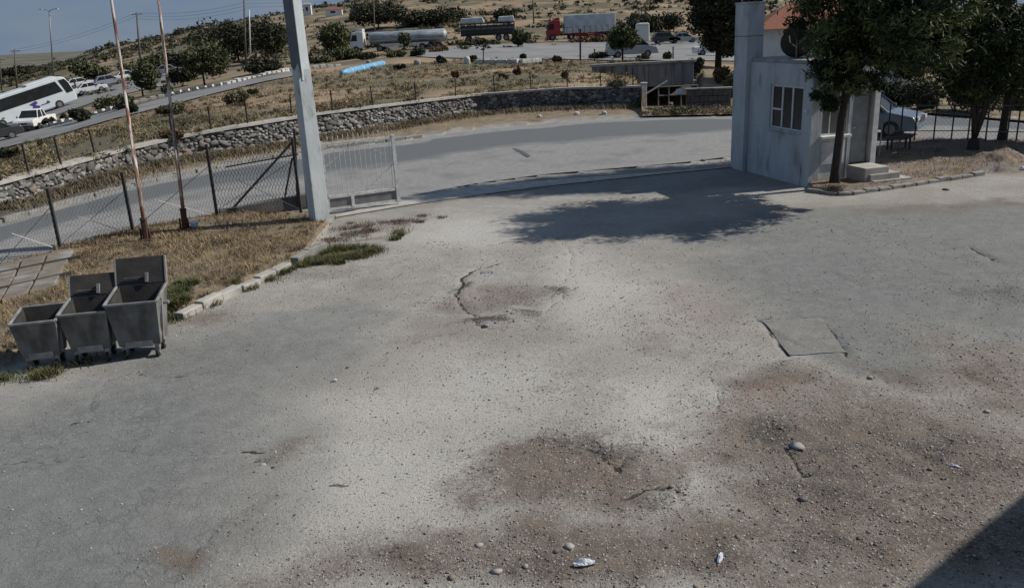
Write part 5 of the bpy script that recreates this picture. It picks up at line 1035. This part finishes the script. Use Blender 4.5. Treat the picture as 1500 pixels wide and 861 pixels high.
def stand(px, y, heading, slope=None, dz=.1):          # heading in degrees in plan, following the ground
    p = T(px, y); h = Vector((math.cos(math.radians(heading)), math.sin(math.radians(heading)), 0)); k = 1.6
    def tz(q):
        return q
    m = Matrix.Translation(p + Vector((0, 0, dz))) @ Matrix.Rotation(math.radians(heading), 4, 'Z')
    if slope: m = m @ Matrix.Rotation(-math.radians(slope), 4, 'Y')
    return m
cq = W(1290, 203, .1); car('hatch', 'carblue', Matrix.Translation((cq.x + .1, cq.y + 1.9, .02)) @ Matrix.Rotation(math.radians(-38), 4, 'Z'), 'pale blue hatchback parked behind the booth, bonnet to the right')
car('van', 'carsilver', stand(925, 80, 0, 0, .12), 'silver minivan passing behind the small round tree', 'van', 'van')
car('pickup', 'carwhite', stand(54, 72, 275, 0, .05), 'small white pickup truck driving below the bus', 'pickup_truck', 'pickup')
car('sedan', 'cardark', stand(-12, 63, 225, -6, .12), 'black car cut off by the left edge')
car('sedan', 'carwhite', stand(134, 118, 36, 8, .12), 'white car just ahead of the bus')
car('hatch', 'carsilver', stand(162, 126, 36, 7, .12), 'silver car left of the left flagpole, behind the white one')
car('sedan', 'carwhite', stand(187, 130, 36, 7, .12), 'white car right of the left flagpole')
car('hatch', 'carwhite', stand(120, 138, 36, 7, .2), 'white vehicle behind the bus front in the upper lane')
car('sedan', 'carsilver', stand(248, 128, 15, 5, .15), 'pale car behind the right flagpole')
car('sedan', 'carwhite', stand(1046, 88, -5, 0, .12), 'white car under the big evergreen tree')
car('hatch', 'cardark', stand(975, 124, 0, 0, .12), 'dark car parked behind the silver van')
car('sedan', 'carsilver', stand(1000, 124, 0, 0, .12), 'grey car parked beside the evergreen tree')

# coach
bm4 = vehicle_matrix(P(-30, 203, 99), P(111, 154, 106.5)); bm4.translation.z += .35; bus = empty('coach', mw=bm4); tag(bus, 'white touring coach with black windows and violet mark on the highway', 'bus')
HL = 6.0
MB().prism([(-HL, .38), (HL - .12, .36), (HL, .8), (HL, 1.5), (HL - .18, 2.6), (HL - .45, 3.25), (HL - .9, 3.5), (-HL + .2, 3.5), (-HL, 3.2)], -1.25, 1.25).build('body', 'buswhite', bus, .10)
for s in (-1, 1):
    yb = s * 1.256
    MB().prism([(-HL + .15, 1.80), (HL - 1.25, 1.80), (HL - 1.65, 3.15), (-HL + .15, 3.15)], yb - .012, yb + .012).build('side_window', 'glass', bus)
    MB().prism([(HL - .95, 1.45), (HL - .12, 1.5), (HL - .28, 2.6), (HL - .55, 3.12), (HL - 1.30, 3.15)], yb - .012, yb + .012).build('front_side_window', 'glass', bus)
    for x0, x1 in ((-4.4, -3.4), (-5.6, -4.9)): MB().box(x0, x1, yb - .012, yb + .012, 1.35, 1.55).build('vent_grille', 'greymetal', bus)
    MB().box(-2.9, -2.6, yb - .012, yb + .012, .95, 1.15).build('fuel_flap', 'greymetal', bus)
    MB().prism([(.5, 1.55), (1.35, 1.75), (1.5, 1.45), (1.15, 1.30), (1.6, 1.05), (1.4, .72), (.95, 1.0), (.5, .85), (.85, 1.25)], yb - .016, yb + .016).build('violet_mark', 'busviolet', bus)
    MB().prism([(1.7, 1.12), (2.35, 1.12), (2.65, 1.4), (2.85, 1.1), (2.7, 1.02), (1.7, 1.02)], yb - .016, yb + .016).build('violet_mark', 'busviolet', bus)
    MB().tube([(HL - .2, s * 1.3, 3.0), (HL + .35, s * 1.35, 2.9), (HL + .4, s * 1.35, 2.3)], .05, 6).box(HL + .28, HL + .44, s * 1.35 - .09, s * 1.35 + .09, 1.9, 2.4).build('mirror', 'darksteel', bus)
    MB().box(HL - .12, HL + .03, s * .9 - .22, s * .9 + .22, .75, 1.0).build('headlight', 'headlight', bus)
MB().add([(HL + .012, -1.15, 1.5), (HL + .012, 1.15, 1.5), (HL - .165, 1.15, 2.6), (HL - .165, -1.15, 2.6), (HL - .43, 1.12, 3.24), (HL - .43, -1.12, 3.24)], [(0, 1, 2, 3), (3, 2, 4, 5)]).build('windscreen', 'glass', bus); bpy.data.objects['windscreen'].modifiers.new('t', 'SOLIDIFY').thickness = .03
MB().box(1.2, 4.6, -.95, .95, 3.5, 3.72).build('roof_unit', 'buswhite', bus, .06); MB().box(-3.0, -2.6, -.4, .4, 3.5, 3.62).build('roof_hatch', 'buswhite', bus, .03)
wheels(bus, (-3.1, -4.3, HL - 2.3), .50, 2.5, .3)

def lorry(px0, y, px_len, label, paint, name, trailer):
    m = stand(px0, y, 180, 0, .15); root = empty(name, mw=m); tag(root, label, 'lorry')   # x forward = towards the left of the photo
    MB().prism([(-.9, .75), (1.15, .45), (1.2, 1.0), (1.1, 1.75), (.75, 2.9), (-.2, 3.05), (-.9, 2.95)], -1.22, 1.22).build('cab', paint, root, .08)
    MB().prism([(.5, 2.95), (-.25, 3.35), (-.85, 3.4), (-.85, 2.99)], -1.1, 1.1).build('wind_deflector', paint, root, .05)
    MB().add([(1.13, -1.1, 1.7), (1.13, 1.1, 1.7), (.80, 1.1, 2.8), (.80, -1.1, 2.8)], [(0, 1, 2, 3)]).build('windscreen', 'glass', root)
    for s in (-1, 1):
        MB().prism([(.05, 1.7), (.95, 1.7), (.70, 2.55), (.05, 2.55)], s * 1.225 - .012, s * 1.225 + .012).build('side_window', 'glass', root); MB().box(1.1, 1.23, s * .85 - .2, s * .85 + .2, .8, 1.05).build('headlight', 'headlight', root); MB().box(.95, 1.1, s * 1.45 - .1, s * 1.45 + .1, 1.7, 2.4).build('mirror', 'darksteel', root)
    MB().box(1.05, 1.23, -1.2, 1.2, .35, .7).build('bumper', paint, root, .04); MB().box(1.1, 1.225, -.7, .7, .95, 1.55).build('grille', 'darksteel', root)
    MB().box(-5.2, -.9, -.45, .45, .7, .95).build('chassis', 'darksteel', root); trailer(root); return root
def tanker(r):
    vs = []; fs = []; xs = [-13.2, -13.0, -12.6, -2.1, -1.7, -1.5]; rr = [.3, .85, 1.0, 1.0, .85, .3]
    for x, k in zip(xs, rr):
        for t in range(20): a = 2 * math.pi * t / 20; vs.append((x, 1.22 * k * math.cos(a), 1.95 + .95 * k * math.sin(a)))
    for i in range(5):
        for t in range(20): fs.append((i * 20 + t, i * 20 + (t + 1) % 20, (i + 1) * 20 + (t + 1) % 20, (i + 1) * 20 + t))
    fs += [tuple(range(20)), tuple(range(119, 99, -1))]; t_ = MB().add(vs, fs).build('tank', 'silvertank', r, smooth=True)
    for x in (-3.5, -6.0, -8.5, -11): MB().tube([(x, 0, 2.88), (x, 0, 3.05)], .3, 12).build('hatch', 'greymetal', t_)
    MB().box(-12.5, -2.2, -.25, .25, 2.92, 2.97).build('catwalk', 'greymetal', r)
    for s in (-1, 1): MB().box(-10.5, -3.2, s * 1.2 - .03, s * 1.2 + .03, .75, 1.15).build('side_skirt', 'tarp', r); MB().tube([(-12, s * 1.23, 1.6), (-2.4, s * 1.23, 1.6)], .05, 6).build('side_pipe', 'whitemetal', r)
    wheels(r, (.3, -3.2, -9.5, -10.7, -11.9), .5, 2.45, .35)
def boxtrailer(r):
    MB().box(-9.4, -1.6, -1.24, 1.24, 1.9, 3.7).build('box', 'tarp', r, .06); MB().box(-9.4, -1.6, -1.245, 1.245, 1.05, 1.85).build('lower_boards', 'white', r, .02)
    for x in np.linspace(-9.2, -1.9, 9): MB().box(x - .04, x + .04, -1.27, 1.27, 1.0, 1.895).build('stanchion', 'greymetal', r)
    MB().box(-9.4, -1.6, -1.2, 1.2, .85, 1.0).build('frame', 'red', r)
    MB().box(-7.0, -3.0, -1.22, 1.22, .45, .80).build('side_guard', 'red', r); wheels(r, (.3, -2.6, -7.2, -8.4), .5, 2.45, .35)
def cattle(r):
    MB().box(-8.6, -.2, -1.2, 1.2, .9, 1.1).build('deck', 'darksteel', r)
    for z in (1.45, 1.85, 2.25, 2.6):
        for s in (-1, 1): MB().box(-8.5, -.3, s * 1.2 - .03, s * 1.2 + .03, z, z + .16).build('side_rail', 'darksteel' if z != 1.85 else 'greymetal', r)
    for x in np.linspace(-8.5, -.3, 9):
        for s in (-1, 1): MB().box(x - .05, x + .05, s * 1.2 - .05, s * 1.2 + .05, 1.1, 2.8).build('stanchion', 'darksteel', r)
    MB().box(-8.4, -.4, -1.1, 1.1, 1.1, 2.4).build('load', 'cardark', r, .1)
    for x0, x1 in ((-3.9, -.2), (-8.6, -6.0)): MB().prism([(x0, 2.8), (x1, 2.8), (x1 - .15, 3.55), (x0 + .2, 3.6)], -1.22, 1.22).build('tarpaulin', 'tarp', r, .1)
    wheels(r, (-1.4, -6.0, -7.2), .5, 2.45, .35)
lorry(527, 128, 0, 'white lorry cab pulling a long silver tanker trailer', 'carwhite', 'tanker_lorry', tanker)
lorry(812, 134, 0, 'red lorry with a white covered box trailer', 'red', 'box_lorry', boxtrailer)
ct = empty('stake_trailer', mw=stand(674, 133, 180, 0, .15)); tag(ct, 'dark slatted trailer with two white tarpaulins on top', 'trailer'); cattle(ct)
p = T(941, 140); tag(MB().box(-1.0, 1.0, -1, 1, 0, 2.4).prism([(-1.05, 2.4), (1.05, 2.4), (.8, 2.8), (-.8, 2.8)], -1.05, 1.05).build('van_body', 'carwhite', None, .15), 'white box van body seen behind the silver minivan', 'van').location = p; bpy.data.objects['van_body'].name = 'box_van'

# ------------------------------------------------------------------ poles, posts, buildings and other things beyond the wall
def topz(px, py, base): return P(px, py, base.y)
def utility_pole(px0, py0, px1, py1, d, label, arms=1, r=.11, m='woodpole'):
    b = T(px0, d); t_ = P(px1, py1, d); h = t_ - b; root = empty('utility_pole', tuple(b)); tag(root, label, 'pole'); MB().tube([(0, 0, -.3), h * .5, h], [r * 1.15, r, r * .75], 8).build('shaft', m, root, smooth=True)
    for k in range(arms):
        c = h - h.normalized() * (.25 + k * .8); a = MB().bar(c + Vector((-.95, 0, 0)), c + Vector((.95, .3, 0)), .12).build('crossarm', m, root)
        for x in (-.85, -.4, .4, .85): MB().tube([c + Vector((x, x * .15, .05)), c + Vector((x, x * .15, .25))], .04, 6).build('insulator', 'white', a)
    return root, t_
d_ = 150
u1, w1 = utility_pole(207, 98, 200, 19, 150, 'dark wooden utility pole with crossarm between the flagpoles', 1, .18); u2, w2 = utility_pole(25, 126, 21, 73, 170, 'small utility pole with crossarm at far left behind the bus', 1, .16)
u3, w3 = utility_pole(360, 92, 357, -12, 130, 'tall pole just left of the gate pillar', 0, .14); u4, w4 = utility_pole(549, 46, 547, -10, 150, 'thin tall pole behind the tanker', 0, .12); u5, w5 = utility_pole(2, 122, 0, 86, 190, 'distant pole at the left edge of the skyline', 1, .12)
utility_pole(782, 26, 780, -10, 210, 'far pole on the hill behind the red lorry', 0, .16); utility_pole(367, 90, 365, 15, 134, 'pale pole beside the tall pole left of the gate pillar', 0, .11, 'whitemetal')
b = T(80, 150); t_ = P(72, 17, 150); h = t_ - b; lp_ = empty('street_lamp', tuple(b)); tag(lp_, 'tall double-armed street lamp behind the bus', 'lamp')
MB().tube([(0, 0, -.3), h * .5, h], [.17, .13, .09], 8).build('shaft', 'greymetal', lp_, smooth=True)
for s in (-1, 1):
    MB().tube([h, h + Vector((s * .5, 0, .25)), h + Vector((s * 1.1, 0, .32))], .05, 6).build('arm', 'greymetal', lp_); MB().prism([(s * .0, 0), (s * .65, .02), (s * .6, .16), (s * .05, .14)], -.16, .16).build('lamp_head', 'headlight', lp_).location = h + Vector((s * 1.0, 0, .26))
cab = MB()
for a, b, n_ in ((w5, w2, 1), (w2, w1, 2), (w1, w3 + Vector((0, 0, -1.5)), 3), (w3 + Vector((0, 0, -1.2)), P(760, -25, 170), 3)):
    for k in range(n_):
        o_ = Vector((0, 0, -.0 - .5 * k)); pts = [a.lerp(b, i / 10) + o_ - Vector((0, 0, 4 * .7 * (i / 10) * (1 - i / 10))) for i in range(11)]; cab.tube(pts, .018, 4)
tag(cab.build('power_lines', 'darksteel'), 'thin power lines strung between the far poles', 'cable')
b = T(850, 74.5); sp_ = empty('sign_post', tuple(b)); tag(sp_, 'tall dark square post at the edge of the truck park', 'post'); t_ = P(850, 44, 74.5) - b; MB().bar((0, 0, -.2), t_, .14).build('shaft', 'darksteel', sp_); MB().box(-.12, .12, -.12, .12, t_.z, t_.z + .06).build('cap', 'darksteel', sp_)
for px, top, lab in ((708, 68, 'thin dark post at the lot edge right of the white stone'), (871, 73, 'short dark post left of the small round tree'), (986, 70, 'short dark post on the concrete wall right of the van')):
    b = T(px, 74); t_ = P(px, top, 74) - b; q = empty('post', tuple(b)); tag(q, lab, 'post'); MB().bar((0, 0, -.2), t_, .09).build('shaft', 'darksteel', q); MB().box(-.07, .07, -.07, .07, t_.z, t_.z + .05).build('cap', 'darksteel', q)
# blue trough
a, b = TP(501, 111), TP(563, 95); dv = b - a; bt = empty('blue_trough', tuple(a)); tag(bt, 'long bright blue plastic trough lying on the dry grass', 'trough')
r_ = .30; q = []
path = [Vector((0, 0, .15)) + dv * (i / 12) for i in range(13)]; MB().tube(path, [r_ * .6] + [r_] * 11 + [r_ * .6], 10).build('tube', 'bluetarp', bt, smooth=True)
for i in (2, 5, 8, 11): MB().tube([path[i] - dv.normalized() * .06, path[i] + dv.normalized() * .06], r_ * 1.05, 10).build('band', 'tarp', bt)
# pale stones on the lot edge
for px, py, s, lab, m in ((685, 97, .55, 'upright white stone between two dark bushes on the lot edge', 'kerbwhite'), (612, 96, .6, 'pale boulder on the lot edge left of the dark bushes', 'stonelite'), (440, 106, .5, 'pale rubble block right behind the gate pillar', 'stonelite'), (540, 92, .4, 'pale block behind the blue trough', 'stonelite'), (790, 177, .22, 'white stone on the verge at the wall foot, right', 'kerbwhite'), (885, 172, .25, 'white rubble at the road edge near the end post', 'kerbwhite'), (845, 173, .25, 'white rubble on the verge, middle of the three', 'kerbwhite')):
    p = TP(px, py) if py < 150 else Vector((W(px, py).x, W(px, py).y, .12)); o = link('boulder', rock_mesh('boulder', int(px), s * .55, s * .5, s * (.9 if px == 685 else .5), .2, True), m); o.location = p + Vector((0, 0, s * .3)); tag(o, lab, 'stone')
# concrete retaining wall with cast panels
cw0, cw1 = P(868, 125, 57.3), P(1016, 125, 57.3); zt1 = P(940, 92.5, 57.3).z; zb1 = min(cw0.z, cw1.z) - 1.6; zm1 = P(960, 127, 57.3).z
cw = empty('concrete_wall', (cw0.x, 57.3, 0)); tag(cw, 'grey streaked concrete retaining wall below the van', 'wall'); n = 9; wd = (cw1.x - cw0.x) / n
for i in range(n): MB().box(i * wd + .006, (i + 1) * wd - .006, random.uniform(-.004, .004), .3, zb1 if i < 4 else zm1 + random.uniform(0, .04), zt1 - .12).build('panel', 'concretestreak', cw, .02)
MB().box(-.1, n * wd + .1, -.1, .4, zt1 - .119, zt1 + .06).build('coping', 'concrete', cw, .02)
MB().box(4 * wd, n * wd + .3, .31, 3.6, zm1 + .05, zm1 + .25).build('lintel_slab', 'concretestreak', cw); MB().box(4 * wd - .3, 4 * wd - .02, .31, 3.6, zb1, zm1).build('side_pier', 'concretestreak', cw); MB().box(4 * wd, n * wd + .3, 3.2, 3.5, zb1, zm1).build('back_wall', 'mortar', cw)
for i in (1, 3): MB().box(i * wd - .06, i * wd + .06, -.08, -.02, zb1, zt1 - .13).build('pilaster', 'mortar', cw)
# side wall of the ramp
sw0, sw1 = W(1012, 163), W(1080, 161); vv = Vector((sw1.x - sw0.x, sw1.y - sw0.y, 0)); hw = P(1040, 131, sw0.y + 1.2).z; rw_ = empty('ramp_wall', (sw0.x, sw0.y + 1.2, 0), math.atan2(vv.y, vv.x)); tag(rw_, 'dark weathered block wall right of the barrier', 'wall')
lw = vv.length; nb_ = 5
for q in range(3):
    for e in range(nb_ + 1):
        x0 = max(0, (e - (.5 if q % 2 else 0)) * lw / nb_); x1 = min(lw, (e + (.5 if q % 2 else 1)) * lw / nb_)
        if x1 - x0 > .1: MB().box(x0 + .012, x1 - .012, random.uniform(-.02, .02), .35, (-.3 if q == 0 else hw * q / 3 + .012), hw * (q + 1) / 3 - .012).build('block', 'mortar', rw_, .02)
MB().box(-.05, lw + .05, -.05, .40, hw, hw + .09).build('coping', 'concretestreak', rw_, .02); MB().box(.02, lw - .02, .06, .33, -.3, hw - .02).build('core', 'mortar', rw_)
# barrier of pale tubes and leaning pole
q = W(985, 166); q.y += 2.2; bar_ = empty('tube_barrier', (q.x, q.y, .2)); tag(bar_, 'pale steel tube barrier in front of the concrete wall', 'barrier')
wd_, ht_ = 1.75, .95
for a, b in (((-.3, 0, ht_), (wd_, 0, ht_)), ((-.3, 0, -.2), (-.3, 0, ht_)), ((.25, 0, -.2), (.25, 0, ht_)), ((.9, 0, -.2), (.9, 0, ht_)), ((wd_, 0, -.2), (wd_, 0, ht_)), ((-.3, 0, .5), (wd_, 0, .5))): MB().tube([a, b], .03, 6).build('tube', 'greymetal', bar_)
MB().tube([(-1.0, -.05, .62), (.15, -.05, 1.25)], .045, 6).build('leaning_pole', 'whitemetal', bar_); MB().box(.62, 1.1, -.06, -.035, .52, .80).build('sign_plate', 'signblue', bar_)
# white house with red roof behind the booth
hp = P(1150, 84, 52); hs = empty('house', (hp.x, 52, 0), math.radians(-8)); tag(hs, 'white rendered house with red tiled roof behind the booth', 'house')
ze = P(1150, 42, 52).z; zr = P(1150, 22, 54.5).z
MB().box(-1.5, 7.5, 0, 5, -.5, ze).build('wall', 'plaster', hs); MB().box(-.15, .15, -.03, .02, ze - .55, ze - .25).build('vent', 'glass', hs)
ov = .45; zz = ze + .0
MB().add([(-1.5 - ov, -ov, zz), (7.5 + ov, -ov, zz), (7.5 + ov, 5 + ov, zz), (-1.5 - ov, 5 + ov, zz), (.6, 2.5, zr + .7), (5.4, 2.5, zr + .7)], [(0, 1, 5, 4), (1, 2, 5), (2, 3, 4, 5), (3, 0, 4), (0, 3, 2, 1)]).build('roof', 'rooftile', hs)
for x in (1.6, 4.2): o = MB().box(x, x + 1.1, -.02, .03, 1.5, 2.8).build('window', 'glass', hs); box('frame', 'white', o, x - .08, x + 1.18, -.035, -.021, 1.42, 1.50)
# small buildings on the far hill
for px, py, w, h, m, rm, lab in ((452, 25, 2.6, 3.6, 'plaster', 'concrete', 'small white tower-like hut on the hill above the gate pillar'), (490, 24, 5.5, 2.0, 'plaster', 'rooftile', 'low white house with reddish roof on the far hill'), (312, 92, 1.6, 2.2, 'plaster', 'concrete', 'tiny white hut among the trees left of the pillar')):
    p = TP(px, py); hh = empty('hill_house', tuple(p), .1); tag(hh, lab, 'house'); MB().box(-w / 2, w / 2, -1.5, 1.5, -1, h).build('wall', m, hh)
    MB().add([(-w / 2 - .2, -1.7, h), (w / 2 + .2, -1.7, h), (w / 2 + .2, 1.7, h), (-w / 2 - .2, 1.7, h), (-w / 2 + .3, 0, h + .7), (w / 2 - .3, 0, h + .7)], [(0, 1, 5, 4), (1, 2, 5), (2, 3, 4, 5), (3, 0, 4), (0, 3, 2, 1)]).build('roof', rm, hh); MB().box(-w * .2, w * .1, -1.53, -1.48, h * .4, h * .75).build('window', 'glass', hh)

# ------------------------------------------------------------------ the building the view is taken from (its eave shades the lower right corner)
fd_ = Vector((.803, .596, 0)); fn_ = Vector((-.596, .803, 0)); ob = empty('warehouse', tuple(-fn_ * .38), math.atan2(fd_.y, fd_.x)); tag(ob, 'long plain rendered building along the right of the yard', 'building')
MB().box(-14, 16, -9, 0, -.2, 5.35).build('wall', 'plaster', ob); MB().box(-14.2, 16.2, -9.2, .06, 5.36, 5.62).build('roof_slab', 'concrete', ob, .02)
for x in (6, 10): o = box('window', 'glass', ob, x, x + 1.6, .005, .03, 1.2, 2.5); box('frame', 'white', o, x - .06, x + 1.66, .031, .05, 1.12, 1.199)
